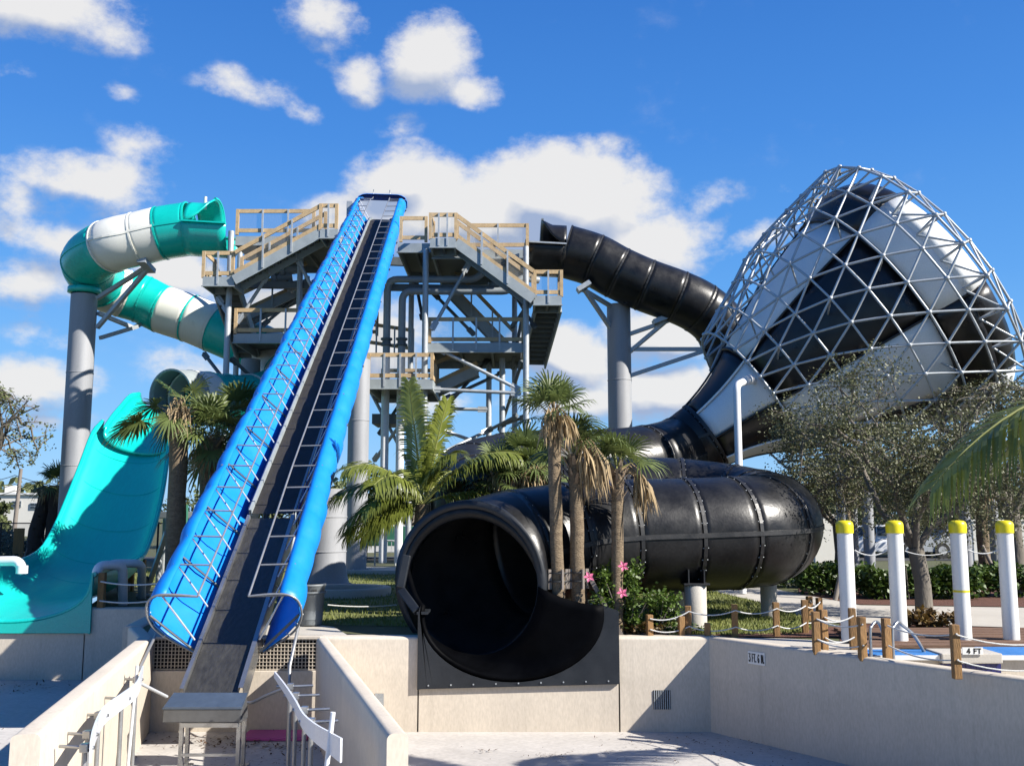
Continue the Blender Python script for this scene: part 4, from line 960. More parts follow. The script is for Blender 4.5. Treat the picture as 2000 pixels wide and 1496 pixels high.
bar(bend([P(268, 1300, 12.0), V((P(252, 1420, 11.6).x, 11.6, -1.24)), V((P(340, 1462, 11.8).x, 11.8, -1.24))], .2), .02, 'long bent pipe lying along the channel floor by the left wall', 'lightpipe')
bar([P(304, 1240, 14.2), P(270, 1310, 13.0)], .02, 'slim prop pipe from the left hoop down to the channel wall')
bar([P(583, 1222, 14.2), P(566, 1300, 13.6), V((P(566, 1300, 13.6).x, 13.6, -1.3))], .022, 'slim prop pipe under the right hoop end of the conveyor')

# ------------------------------------------------------------------ stair tower
tw = thing('slide_tower', P(740, 1115, 33), 'tall grey steel stair tower with wooden railings behind the blue conveyor', 'tower')
def colm(u, v0, v1, y, r=.10, m='galv'):
    a = P(u, (v0 + (v1 or v0)) / 2, y); z0 = -.03 if v1 is None else P(u, v1, y).z; z1 = P(u, v0, y).z
    b = MB(); b.tube((a.x, y, z0), (a.x, y, z1), r, 14)
    zz = z0 + (z1 - z0) * .45; b.tube((a.x, y, zz), (a.x, y, zz + .06), r + .05, 14)
    b.build('column', m, tw)
for u, v0, v1, y in ((452, 452, None, 32.2), (832, 487, None, 32.2), (1027, 482, None, 32.2), (588, 470, None, 33.2), (955, 700, None, 35.4), (981, 700, None, 34.0), (470, 470, None, 35.6), (804, 545, None, 35.2), (600, 540, None, 35.6), (1005, 540, None, 35.8)):
    colm(u, v0, v1, y)
def brace(a, c, r=.055, m='galv'):
    b = MB(); b.tube(a, c, r, 8)
    d = (V(c) - V(a)).normalized()
    for p_, s_ in ((V(a), 1), (V(c), -1)): b.beam(p_ + d * s_ * .02 + V((0, -.03, 0)), p_ + d * s_ * .34 + V((0, -.03, 0)), .03, .2, up=d.cross(V((0, 1, 0))))
    b.build('brace', m, tw)
for u0, v0, u1, v1, y0, y1, m in ((916, 515, 843, 645, 32.6, 32.3, 0), (845, 571, 927, 655, 35.5, 35.5, 1), (811, 545, 826, 625, 35.5, 34, 1), (580, 505, 618, 578, 32.4, 32.4, 0), (525, 535, 462, 632, 32.4, 32.4, 0), (625, 542, 512, 637, 35.6, 35.6, 1),
    (853, 680, 1016, 762, 32.4, 32.3, 0), (840, 760, 1018, 768, 32.3, 32.3, 0), (866, 798, 952, 800, 35, 35, 0), (985, 726, 868, 780, 35.2, 33, 1), (1020, 705, 976, 842, 32.4, 34.8, 1), (980, 830, 1024, 815, 34, 32.3, 1), (955, 840, 1010, 812, 35, 32.5, 1),
    (398, 690, 452, 760, 33.5, 32.4, 1), (452, 700, 560, 800, 32.3, 35, 1), (560, 690, 452, 820, 32.4, 32.4, 0), (1027, 585, 1000, 720, 32.3, 35, 1), (1005, 575, 1045, 640, 35, 32.5, 1), (452, 840, 620, 745, 34, 34, 0), (452, 560, 412, 548, 32.2, 31.9, 1), (425, 580, 447, 612, 32.4, 32.2, 0),
    (1027, 600, 1000, 640, 33, 35, 1), (832, 840, 955, 700, 33, 35.2, 1), (730, 900, 832, 760, 35, 33, 0), (955, 840, 830, 900, 35, 33, 0), (470, 640, 600, 560, 35.6, 35.6, 1), (740, 850, 800, 760, 35.6, 35.6, 1), (690, 700, 810, 930, 35.6, 35.6, 0), (865, 840, 955, 872, 34, 35, 0)):
    brace(P(u0, v0, y0), P(u1, v1, y1), .06, 'darksteel' if m else 'galv')
def deck(u0, u1, v, y0, y1, label=None, th=.32, wdir=None, fascia='towergrey'):
    """platform slab: pale edge beam all round, joists beneath"""
    a = P(u0, v, y0); c = P(u1, v, y0); z = (a.z + c.z) / 2
    x0, x1 = a.x, c.x
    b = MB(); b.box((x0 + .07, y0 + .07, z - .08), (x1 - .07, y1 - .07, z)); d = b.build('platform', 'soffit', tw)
    b = MB()
    b.box((x0, y0, z - th), (x1, y0 + .06, z + .01)); b.box((x0, y1 - .06, z - th), (x1, y1, z + .01)); b.box((x0, y0 + .062, z - th), (x0 + .06, y1 - .062, z + .01)); b.box((x1 - .06, y0 + .062, z - th), (x1, y1 - .062, z + .01))
    b.box((x0 - .03, y0 - .05, z - th), (x1 + .03, y0 - .002, z - th + .03))
    b.build('edge_beam', fascia, d)
    b = MB(); n = max(2, int((x1 - x0) / .9))
    for i in range(1, n): x = x0 + (x1 - x0) * i / n; b.box((x - .04, y0 + .065, z - th + .04), (x + .04, y1 - .065, z - .082))
    b.build('joist_bay', 'darksteel', d)
    return x0, x1, z
RH = .80
def railing(a, c, n=None, end=(1, 1), low=True, dark=0, h=RH):
    a = V(a); c = V(c); r = bpy.data.objects.new('railing', None); COL.objects.link(r); r.parent = tw; r.location = a - abs_loc(tw)
    up = V((0, 0, 1)); d = (c - a).normalized(); wm = 'wood'
    out_ = V((d.y, -d.x, 0)).normalized() * -.0
    b = MB(); b.beam(a + up * h, c + up * h, .05, .13); b.build('top_rail', wm, r)
    b = MB(); b.beam(a + up * .13, c + up * .13, .05, .13); b.build('low_rail', wm, r)
    L_ = (c - a).length; n = n or max(1, round(L_ / 1.25))
    for i in range(n + 1):
        p = a.lerp(c, i / n); f = V((0, -.055, 0))
        if (i == 0 and end[0] == 2) or (i == n and end[1] == 2): continue
        if (i == 0 and end[0]) or (i == n and end[1]): b = MB(); b.beam(p - up * .02, p + up * (h + .06), .10, .10, up=V((0, 1, 0))); b.build('post', wm, r)
        else: b = MB(); b.beam(p + f - up * .24, p + f + up * (h + .04), .055, .05, up=V((0, 1, 0))); b.build('post', 'galv', r)
    b = MB(); b.add([a + up * .2, c + up * .2, c + up * (h - .08), a + up * (h - .08)], [(0, 1, 2, 3)]); b.build('wire_infill', 'infill', r)
    return r
def stair(a, c, w_=.85, treads=14, rail=(1, 1), under=False, wood=True):
    """flight from a (top) to c (bottom), both on the near stringer"""
    a = V(a); c = V(c); s = bpy.data.objects.new('stair', None); COL.objects.link(s); s.parent = tw; s.location = a - abs_loc(tw)
    hor = V(((c - a).x, (c - a).y, 0)).normalized(); sd = V((-hor.y, hor.x, 0))
    if sd.y < 0 or abs(sd.y) < .3 and sd.x < 0: sd = -sd
    up = V((0, 0, 1))
    for k in (0, 1): b = MB(); b.beam(a + sd * w_ * k - up * .12, c + sd * w_ * k - up * .12, .06, .32); b.build('stringer', 'towergrey', s)
    for i in range(treads):
        p = a.lerp(c, (i + .5) / treads); e = hor * .16; b = MB()
        b.beam(p - e + sd * w_ * .5 * 0 + sd * .035 , p - e + sd * (w_ - .035), .30, .04, up=up) if 0 else b.box((0, 0, 0), (0, 0, 0)) if 0 else b.beam(p + sd * .035, p + sd * (w_ - .035), .30, .045, up=up)
        b.beam(p + sd * .035 + hor * .14 - up * .09, p + sd * (w_ - .035) + hor * .14 - up * .09, .02, .16, up=up)
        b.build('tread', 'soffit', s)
    for k in (0, 1):
        if rail[k]: railing(a + sd * (w_ * k), c + sd * (w_ * k), None, (2, 2) if k == 0 else (1, 1))
    return s
# upper level
xl0, xl1, zU1 = deck(460, 650, 462, 32.4, 36.2)
z1 = zU1
railing(P(463, 458, 32.45), V((P(612, 458, 32.45).x, 32.45, P(463, 458, 32.45).z)), 3)
xa, xb, zL = deck(625, 660, 448, 31.3, 32.35)
railing(V((xa, 31.35, zL)), V((xb - .06, 31.35, zL)), 2)
xc, xd, zLL = deck(396, 458, 541, 31.4, 32.6)
railing(V((xc, 31.45, zLL)), V((xd - .08, 31.45, zLL)), 2); railing(V((xc + .03, 31.5, zLL)), V((xc + .03, 32.5, zLL)), 1, (0, 1))
stair(V((xa, 31.35, zL)), V((xd, 31.35, zLL)), .85, 13)
deck(777, 845, 476, 32.4, 36.2)
g = P(783, 472, 32.45); railing(g, V((P(832, 472, 32.45).x, 32.45, g.z)), 1)
xe, xf, zR = deck(840, 890, 466, 31.3, 32.35)
railing(V((xe, 31.35, zR)), V((xf, 31.35, zR)), 3); railing(V((xe + .03, 31.4, zR)), V((xe + .03, 32.3, zR)), 1, (0, 1))
deck(845, 1032, 488, 32.4, 36.2)
g = P(915, 486, 32.45); railing(g, V((P(1030, 486, 32.45).x, 32.45, g.z)), 2); railing(V((P(1030, 486, 32.45).x, 32.5, g.z)), V((P(1030, 486, 32.45).x, 34.4, g.z)), 1, (0, 1))
xg, xh, zRL = deck(1042, 1097, 578, 31.4, 32.6)
railing(V((xg + .05, 31.45, zRL)), V((xh, 31.45, zRL)), 2); railing(V((xh - .03, 31.5, zRL)), V((xh - .03, 32.5, zRL)), 1, (0, 1))
stair(V((xf, 31.35, zR)), V((xg, 31.35, zRL)), .85, 13)
# middle level
xm0, xm1, zM1 = deck(456, 606, 652, 32.3, 35.9)
railing(V((xm0 + .05, 32.35, zM1)), V((xm1, 32.35, zM1)), 3)
xn0, xn1, zM2 = deck(836, 1023, 670, 32.3, 35.9)
railing(V((xn0 + .05, 32.35, zM2)), V((xn1 - .03, 32.35, zM2)), 4)
xo0, xo1, zM3 = deck(716, 845, 741, 31.6, 35.2)
railing(V((xo0 + .05, 31.65, zM3)), V((xo1 - .03, 31.65, zM3)), 4); railing(V((xo1 - .03, 31.7, zM3)), V((xo1 - .03, 33, zM3)), 1, (0, 1)); railing(V((xo0 + .05, 35.1, zM3)), V((xo1 - .1, 35.1, zM3)), 3)
# flights running away from the viewer at both ends, and across the back
stair(V((xc + .02, 32.6, zLL)), V((xc + .1, 35.5, zM1 - .2)), .85, 12, (1, 0))
stair(V((xg + .1, 32.6, zRL)), V((xg - .35, 35.6, zM2 - .1)), .85, 12, (0, 0))
stair(P(598, 556, 35.2), P(466, 618, 35.2), .8, 12, (1, 0))
stair(P(880, 562, 35.2), P(1003, 690, 35.2), .8, 14, (1, 0))
stair(P(932, 716, 33.6), P(848, 756, 33.6), .8, 8, (1, 0)); stair(P(556, 694, 34), P(640, 742, 34), .8, 8, (1, 0))
stair(P(800, 765, 34.4), P(850, 880, 34.4), .8, 16, (0, 0))
railing(P(700, 672, 35.8), P(806, 688, 35.8), 3); railing(P(790, 560 + 40, 35.9) * 0 + P(722, 655, 35.9), P(736, 655, 35.9), 1)
for y in (33.4, 34.8):
    b = MB(); b.beam(P(470, 556, y), P(1010, 566, y), .2, .22); b.build('beam', 'darksteel', tw)
b = MB(); b.beam(P(480, 500, 35.9), P(1010, 520, 35.9), .2, .3); b.build('beam', 'darksteel', tw)
# grey box by the conveyor top and lower pump deck
b = MB(); b.bbox(tuple(P(676, 440, 36.6)), tuple(P(694, 402, 37.2)), .02); b.build('control_box', 'galv', tw)
b = MB(); p0, p1 = P(727, 828, 35.0), P(800, 768, 36.6); b.box((p0.x, 35, p0.z + .9), (p1.x, 36.4, p1.z)); b.box((p0.x, 34.9, p0.z), (p1.x, 36.5, p0.z + .35)); b.build('pump_deck', 'darksteel', tw)
# water pipes with flanges
for u, ue, vh, y in ((757, 935, 546, 33.2), (786, 1000, 569, 33.0)):
    top = P(u, vh, y); zt_ = top.z; xe_ = P(ue, vh, y).x
    b = MB(); b.path(bend([V((top.x, y, .2)), V((top.x, y, zt_)), V((xe_, y, zt_)), V((xe_ + .25, y, zt_ + .5)), V((xe_ + .9, y + .3, zt_ + .45))], .35), .125, 14); wp_ = b.build('water_pipe', 'greypvc', tw)
    zf = P(u, 668, y).z; b = MB()
    for d in (-.13, .07): b.tube((top.x, y, zf + d), (top.x, y, zf + d + .06), .20, 16)
    b.tube((top.x, y, zf - .13), (top.x, y, zf + .13), .145, 16); b.build('pipe_flange', 'darksteel', wp_)
    b = MB(); b.tube((top.x - .005, y - .01, .2), (top.x - .005, y - .01, P(u, 690, y).z), .135, 16); b.build('lower_pipe', 'pvc', wp_)
for k, (u, v) in enumerate(((955, 560), (985, 545), (530, 545), (560, 560), (545, 530))):
    p = P(u, v, 34.0); b = MB(); b.tube(p, p + V((.7, .1, .12)), .17, 14); b.tube(p + V((.1, 0, 0)), p + V((.2, .0, .02)), .23, 14); b.build('valve', 'greypvc', tw)
pillar(703, 700, 31.0, .325, 'pale round pillar between the blue conveyor and the coconut palm', m='column')
pillar(490, 700, 34.4, .33, 'round grey pillar behind the left palms under the tower')
# ------------------------------------------------------------------ palms
def fan_leaf(b, base, d, petiole, L_, n=24, w=.03, droop=.25, spread=2.0, fold=.25, petr=.010, mi=0, pmi=1):
    """one costapalmate fan leaf: stalk, then narrow pleated blades radiating from its tip"""
    d = V(d).normalized(); tip = base + d * petiole - V((0, 0, petiole * petiole * .22))
    b.path([base, base.lerp(tip, .5) + V((0, 0, petiole * .05)), tip], [petr, petr * .8, petr * .5], 4, pmi)
    dd = (tip - base).normalized(); dd = (dd - V((0, 0, .18))).normalized()
    sd = dd.cross(V((0, 0, 1)));
    if sd.length < .1: sd = V((1, 0, 0))
    sd.normalize(); up = sd.cross(dd)
    tw_ = R.uniform(-.5, .5); sd, up = sd * math.cos(tw_) + up * math.sin(tw_), up * math.cos(tw_) - sd * math.sin(tw_)
    for i in range(n):
        a = spread * (i / (n - 1) - .5) * 2 + R.uniform(-.04, .04); q = abs(a) / spread
        e = dd * math.cos(a) + sd * math.sin(a) + up * (fold * (q - .3) + R.uniform(-.05, .05))
        e.normalize(); l = L_ * (1 - .28 * q) * R.uniform(.88, 1.06); ws = e.cross(up)
        if ws.length < .01: continue
        ws = ws.normalized() * w * (1 - .2 * q)
        m1 = tip + e * l * .5 - V((0, 0, droop * l * .10)); m2 = tip + e * l * .82 - V((0, 0, droop * l * .34)); m3 = tip + e * l - V((0, 0, droop * l * .72)) + rv() * l * .04
        b.add([tip - ws * .25, tip + ws * .25, m1 + ws, m1 - ws, m2 + ws * .55, m2 - ws * .55, m3], [(0, 1, 2, 3), (3, 2, 4, 5), (5, 4, 6)], mi)
def dead_leaf(b, base, d, L_, n=16, mi=0):
    """dry leaf hanging from its stalk like a ragged curtain"""
    d = V(d); d.z = abs(d.z) * .3 + .25; d.normalize(); k = base + d * L_ * .28; tip = k + V((d.x, d.y, 0)) * L_ * .18 - V((0, 0, L_ * .12))
    b.path([base, k, tip], .011, 4, mi)
    for i in range(n):
        e = (V((d.x * .35, d.y * .35, -1)) + V((R.uniform(-.38, .38), R.uniform(-.38, .38), R.uniform(-.1, .25)))).normalized(); l = L_ * R.uniform(.45, .9); ws = e.cross(rv()).normalized() * R.uniform(.012, .024)
        m1 = tip + e * l * .5 + rv() * .02; m2 = tip + (e + V((0, 0, -.4))).normalized() * l + rv() * .04
        b.add([tip, m1 + ws, m2, m1 - ws], [(0, 1, 2, 3)], mi)
def sabal(g, h, r, label, L_=.62, pet=.55, n=22, dead=4, lean=(0, 0), dark=False, boots=True, minel=-.35, bark=None, dead_dirs=None, seed=None, group='cabbage palms', spars=0, up=0., dl=1.0):
    if seed is not None: R.seed(seed)
    g = V(g); t_ = thing('cabbage_palm', (g.x, g.y, -.03), label, 'palm', group); top = g + V((lean[0], lean[1], h))
    pts = [g + V((0, 0, -.03))] + [g.lerp(top, k / 9) + V((R.uniform(-.012, .012), R.uniform(-.012, .012), 0)) for k in range(1, 10)]
    b = MB(); b.path(pts, [r * 1.15] + [r * R.uniform(.95, 1.05) for _ in range(9)], 14); b.build('trunk', bark or ('darkbark' if dark else 'bark'), t_)
    if boots:
        b = MB(); nb = 26
        for k in range(nb):
            f_ = k / nb; a = k * 2.4; z = h - .62 * L_ / .62 + .66 * f_ * L_ / .62; e = V((math.cos(a), math.sin(a), 0)); base = g.lerp(top, z / h) + e * r * .75
            tipb = base + e * r * R.uniform(.9, 1.7) + V((0, 0, R.uniform(.10, .24))); sd = V((-e.y, e.x, 0)) * R.uniform(.025, .045); th = V((0, 0, .02)) + e * .015
            b.add([base - sd, base + sd, tipb + sd * .5, tipb - sd * .5, base - sd - th, base + sd - th], [(0, 1, 2, 3), (4, 0, 3), (1, 5, 2), (5, 4, 3, 2)])
        b.build('leaf_boots', 'boot', t_)
    b = MB(); c = top
    for i in range(n):
        f_ = (i + .5) / n; el = minel + (1.5 - minel) * (f_ ** .75) + up; a = i * 2.39996 + R.uniform(-.25, .25)
        d = V((math.cos(a) * math.cos(el), math.sin(a) * math.cos(el), math.sin(el)))
        fan_leaf(b, c + V((0, 0, R.uniform(-.1, .08))) + d * r * .5, d, pet * R.uniform(.75, 1.1) * (1 - .25 * f_), L_ * R.uniform(.85, 1.1), n=22, w=.022 * L_ / .62, droop=.35 + .35 * (1 - f_))
    b.build('crown', ['sabal', 'rachis'], t_)
    if dead:
        b = MB(); dirs = dead_dirs or [(math.cos(k * 2 * PI / dead + .5), math.sin(k * 2 * PI / dead + .5), .3) for k in range(dead)]
        for d in dirs:
            for _ in range(2): dead_leaf(b, c + V((0, 0, -.05 + R.uniform(-.05, .15))), V(d) + rv() * .15, L_ * 1.25 * R.uniform(.8, 1.15) * dl)
        b.build('dry_fronds', 'sabal_dry', t_)
    return t_
def GY(u, v, y): p = P(u, v, y); return V((p.x, p.y, 0))
def hz(v, y): return P(1000, v, y).z
R.seed(11)
def staked(t_, g, h, ang0):
    for k in range(2 if g.x > .85 else 0):
        a = ang0 + k * 1.3; e = V((math.cos(a), math.sin(a), 0)); b = MB(); b.beam(g + e * .62 + V((0, 0, -.03)), g + e * .13 + V((0, 0, h)), .035, .06); b.build('stake', 'utility', t_)
    for k in range(4): a = k * PI / 2 + .4; e = V((math.cos(a), math.sin(a), 0)); b = MB(); b.beam(g + e * .135 + V((0, 0, h - .22)), g + e * .135 + V((0, 0, h + .06)), .03, .05, up=e); b.build('batten', 'utility', t_)
    b = MB(); 
    b.lathe(g + V((0, 0, h - .12)), [(.15, 0), (.155, .01), (.15, .02)], 16); b.lathe(g + V((0, 0, h)), [(.15, 0), (.155, .01), (.15, .02)], 16); b.build('strap', 'ink', t_)
y0 = 14.90
for u, vt, r, lab, kw in ((1091, 905, .097, 'tall cabbage palm left of three in front of the black tube', dict(h2=815, n=15, dead=5, minel=.0, dead_dirs=[(.2, -1, .6), (-.3, -.9, .7), (.6, -.6, .6), (0, -1, 1.6), (.2, -1, 2)])),
                          (1131, 915, .102, 'middle cabbage palm of the tall trio with one big drooping dry frond', dict(h2=888, n=11, dead=4, minel=.1, dead_dirs=[(.5, -.4, 2.4), (.45, -.5, 2.0), (.6, -.1, 2.2), (.4, .2, 2.6), (.55, -.4, 1.6), (.5, 0, 3)], dl=1.6)),
                          (1206, 930, .092, 'cabbage palm by the hibiscus with one dry frond hanging to the right', dict(h2=922, n=10, dead=2, minel=.3, dead_dirs=[(1, -.2, 1.3), (1, .2, 1.5), (1, 0, 1.0)], dl=1.35))):
    g = GY(u, 1236, y0 + (-.22 if u == 1091 else -.1 if u < 1200 else 0)); h2 = kw.pop('h2'); h = hz(h2, y0)
    t_ = sabal(g, h, r, lab, L_=.50, pet=.46 if u != 1206 else .42, lean=((P(u - (10 if u < 1200 else 0), h2, y0).x - g.x), .0), **kw)
    if u != 1206: staked(t_, g, hz(1118, y0), -.1)
for u, v, y, lab, L_ in ((975, 930, 18.0, 'low cabbage palm behind the black mouth, nearest the coconut palm', .45), (1022, 905, 18.1, 'cabbage palm behind the arch of the black mouth, between shorter ones', .55), (1052, 925, 17.9, 'low cabbage palm right behind the tall trio', .5), (940, 955, 18.4, 'small half-hidden cabbage palm beside the coconut palm', .45), (1000, 955, 17.8, 'small spiky cabbage palm peeking over the black tube', .4)):
    sabal(GY(u, 1100, y), hz(v, y), .12, lab, L_=L_, pet=.42, n=12, dead=6)
# left pair and the single long fan
g = GY(337, 1150, 20.4); t_ = sabal(g, hz(800, 20.4), .19, 'cabbage palm with hanging dry brown fronds before the teal chute', L_=.66, pet=.45, n=9, dead=7, dead_dirs=[(.0, -1, 2.6), (.35, -.9, 2.5), (-.3, -.9, 2.2), (.5, -.7, 2.9), (.1, -1, 2.0), (-.4, -.6, 2)], minel=-.9, up=-.35, dl=1.05)
b = MB()
for a in (3.0, 3.25, 2.85): fan_leaf(b, P(337, 815, 20.3), V((-1, -.25 + (a - 3) * .5, .0)), .62, .78, n=32, w=.026, droop=.55, spread=1.9)
b.build('crown', ['sabal', 'rachis'], t_)
sabal(GY(402, 1150, 21.0), hz(858, 21.0), .21, 'bushy cabbage palm beside the left tarp of the conveyor', L_=.75, pet=.62, n=20, dead=3, minel=-.8)
sabal(GY(455, 1150, 22.6), hz(830, 22.6), .21, 'cabbage palm standing behind the left tarp of the conveyor', L_=.8, pet=.7, n=20, dead=2, minel=-.7)
sabal(GY(98, 1100, 36), hz(948, 36), .26, 'thin dark trunk cabbage palm with a small crown left of the teal chute', L_=.75, pet=.6, n=16, dead=4, dark=True, boots=False, lean=(.1, 0))
t_ = thing('dead_palm', GY(70, 1110, 36), 'bare crownless palm trunk leaning beside the big left pillar', 'palm')
b = MB(); q = GY(64, 1110, 36); b.path([q + V((0, 0, -.03)), q + V((.05, 0, 1.2)), q + V((.3, 0, 2.4)), P(80, 952, 36)], [.30, .27, .22, .16], 12); b.build('trunk', 'darkbark', t_)
b = MB()
for k in range(40): a = k * 2.4; z = .4 + k * .055; e = V((math.cos(a), math.sin(a), .4)); p = q + V((.05 + .08 * z, 0, z)); b.leaf(p + V((e.x, e.y, 0)) * .22, e, V((0, 0, 1)), .2, .05)
b.build('leaf_boots', 'darkbark', t_)
for du in (-30, 38): bar([GY(70 + du, 1110, 35.6), P(70 + du * .1, 1040, 36)], .035, ('grey prop leaning on the bare palm trunk from the left', 'grey prop leaning on the bare palm trunk from the right')[du > 0], 'utility', 'prop', 'tree_prop', 'palm props')

def frond(b, base, d, L_, n=46, leaf=.55, droop=.6, w=.016, twist=0., hang=.4, mi=0, pmi=1):
    """feather frond: arching stem with a leaflet on each side"""
    d = V(d).normalized(); hor = V((d.x, d.y, 0)); pts = []
    for i in range(15):
        f_ = i / 14; pts.append(base + d * L_ * f_ - V((0, 0, 1)) * droop * L_ * f_ ** 2.3)
    b.path(pts, [.03 * (1 - .9 * i / 14) * L_ / 2.4 + .003 for i in range(15)], 5, pmi)
    for i in range(n):
        f_ = .14 + .86 * (i + .5) / n; k = f_ * 14; j = min(int(k), 13); p = pts[j].lerp(pts[j + 1], k - j); t_ = (pts[j + 1] - pts[j]).normalized()
        sd = t_.cross(V((0, 0, 1)))
        if sd.length < .15: sd = t_.cross(V((hor.y, -hor.x, .1)))
        sd.normalize(); up = sd.cross(t_)
        sd, up = sd * math.cos(twist) + up * math.sin(twist), up * math.cos(twist) - sd * math.sin(twist)
        l = leaf * (math.sin(PI * (.12 + .80 * f_)) ** .6) * R.uniform(.9, 1.1)
        for s_ in (-1, 1):
            e = (sd * s_ + t_ * (.55 + .5 * f_) + up * R.uniform(.05, .3)).normalized(); ws = e.cross(up).normalized() * w
            m1 = p + e * l * .45 - V((0, 0, hang * l * .08)); m2 = p + e * l * .78 - V((0, 0, hang * l * .36)); m3 = p + e * l * .98 - V((0, 0, hang * l * .78)) + rv() * .03
            b.add([p - ws * .5, p + ws * .5, m1 + ws, m1 - ws, m2 + ws * .6, m2 - ws * .6, m3], [(0, 1, 2, 3), (3, 2, 4, 5), (5, 4, 6)], mi)
R.seed(5)
cp = thing('coconut_palm', GY(826, 1130, 17.9), 'young coconut palm with long arching green fronds beside the pale pillar', 'palm', 'coconut palms')
cb = P(826, 985, 17.9)
b = MB(); b.path([GY(826, 1130, 17.9) + V((0, 0, -.03)), V((cb.x, 17.9, cb.z - .6)), cb], [.22, .18, .13], 14); b.build('trunk', 'bark', cp)
for d, L_, dr, tws, lf in (((-.10, -.25, 1), 2.45, .06, .3, .7), ((.22, -.2, 1), 2.2, .10, -.2, .7), ((-.72, -.42, .9), 2.25, .46, .2, .7), ((-.9, -.3, .62), 1.95, .48, .1, .7), ((.80, -.25, .9), 2.7, .40, -.2, .7), ((1, .0, .45), 2.0, .45, 0, .6), ((-.5, -.7, .9), 1.9, .55, .4, .55),
    ((.35, -.35, .9), 1.9, .4, -.4, .55), ((-.85, -.35, .1), 1.45, .5, .2, .55), ((-.3, .8, .9), 2, .4, 0, .55), ((.4, .8, .9), 2, .4, 0, .55), ((-.7, -.4, .0), 1.2, .5, .3, .5), ((-.9, -.4, .35), 1.6, .6, 0, .55), ((-.6, -.6, .5), 1.6, .6, 0, .5)):
    b = MB(); frond(b, cb, d, L_ * .96, leaf=lf * .95, droop=dr, twist=tws, n=60, w=.020, hang=.75); b.build('frond', ['coco', 'rachis'], cp)
cp2 = thing('coconut_palm', (6.35, 9.3, -.03), 'big coconut palm at the right edge with fronds hanging into view', 'palm', 'coconut palms')
cb = V((6.15, 9.15, 2.80)); b = MB(); b.path([V((6.45, 9.35, -.03)), V((6.35, 9.3, 1.3)), cb - V((0, 0, .1))], [.2, .15, .12], 14); b.build('trunk', 'bark', cp2)
for d, L_, dr, tws, lf, hg in (((-1, -.10, .22), 2.5, .56, .15, .66, 1.0), ((-.85, .45, .3), 2.0, .6, .1, .6, .9), ((-.8, -.6, .1), 2.1, .5, .2, .7, .9), ((-.2, -1, .3), 2.3, .5, 0, .7, .8), ((.8, -.3, .4), 2.4, .5, 0, .7, .7), ((.5, .8, .5), 2.4, .5, 0, .7, .7), ((0, .3, 1), 2.2, .2, 0, .6, .5), ((-.3, .95, .3), 2.0, .5, 0, .7, .8)):
    b = MB(); frond(b, cb, d, L_, leaf=lf, droop=dr, twist=tws, n=70, hang=hg, w=.019); b.build('frond', ['coco', 'rachis'], cp2)

# ------------------------------------------------------------------ broadleaf trees and bushes
def tree(name, g, trunk_h, r, crown, label, leaf_m='oak', nleaf=9000, ls=.045, group=None, depth=5, spread=.75, bark='treebark', forks=4, seed=1, cat='tree', lean=(0, 0), twig=.5):
    """trunk forks into limbs that reach towards random points of the crown ellipsoid; leaves sit in small sprays on the twigs"""
    R.seed(seed); g = V(g); t_ = thing(name, (g.x, g.y, -.03), label, cat, group); cc, cr_ = V(crown[0]), V(crown[1])
    b = MB(); fork = g + V((lean[0], lean[1], trunk_h))
    b.path([g + V((0, 0, -.03)), g + V((0, 0, .12)), g.lerp(fork, .5) + V((r * .3, 0, 0)), fork], [r * 1.35, r * 1.05, r * .95, r * .95], 12)
    tw_ = []
    def target():
        p = rv() * R.uniform(.35, 1) ** .5; return cc + V((p.x * cr_.x, p.y * cr_.y, p.z * cr_.z))
    def limb(p, to, rr, lv):
        n = 4; prev = p; pts = [p]; 
        for i in range(1, n + 1):
            q = p.lerp(to, i / n) + rv() * (to - p).length * .07 + V((0, 0, .10 * math.sin(PI * i / n) * (to - p).length)); pts.append(q)
        b.path(pts, [rr * (1 - .55 * i / n) for i in range(n + 1)], 7 if lv < 2 else 4, caps=False)
        if lv >= depth - 1: tw_.append(pts); return
        for k in range(forks if lv < 2 else 3):
            i = R.randint(1 if lv else 2, n); base = pts[i]; L_ = (to - p).length * R.uniform(.5, .8)
            q = base + ((to - p).normalized() * .55 + rv() * .9 + (base - cc).normalized() * .25).normalized() * L_
            e = q - cc; m = math.sqrt((e.x / cr_.x) ** 2 + (e.y / cr_.y) ** 2 + (e.z / cr_.z) ** 2)
            if m > 1: q = cc + e / m * R.uniform(.9, 1.02)
            limb(base, q, rr * .52, lv + 1)
        if lv >= 1: tw_.append(pts)
    for k in range(forks + 1):
        a = k * 2 * PI / (forks + 1) + R.uniform(-.4, .4); to = cc + V((math.cos(a) * cr_.x * .62, math.sin(a) * cr_.y * .62, cr_.z * R.uniform(-.2, .6))); limb(fork - V((0, 0, R.uniform(0, trunk_h * .12))), to, r * .46, 0)
    b.build('trunk', bark, t_)
    b = MB(); k = 0
    while k < nleaf:
        pts = R.choice(tw_); i = R.randint(0, len(pts) - 2); p = pts[i].lerp(pts[i + 1], R.random()); c = p + rv() * R.uniform(0, twig)
        for _ in range(R.randint(3, 7)):
            q = c + rv() * R.uniform(.02, .16); n_ = rv(); n_.z = abs(n_.z) + .2; d = n_.cross(rv())
            if d.length < .1: continue
            b.leaf(q, d.normalized(), n_, ls * R.uniform(.7, 1.5), ls * R.uniform(.25, .42)); k += 1
    b.build('crown', leaf_m, t_); return t_
gt = G(1806, 1207, 0)
tree('shade_tree', gt, 1.15, .14, (P(1760, 900, 17.6), (2.6, 2.0, 1.75)), 'sparse small-leaved shade tree standing between the tall white posts', nleaf=34000, ls=.048, seed=4, depth=5, forks=4, lean=(-.05, .1), group='small-leaved shade trees', twig=.5)
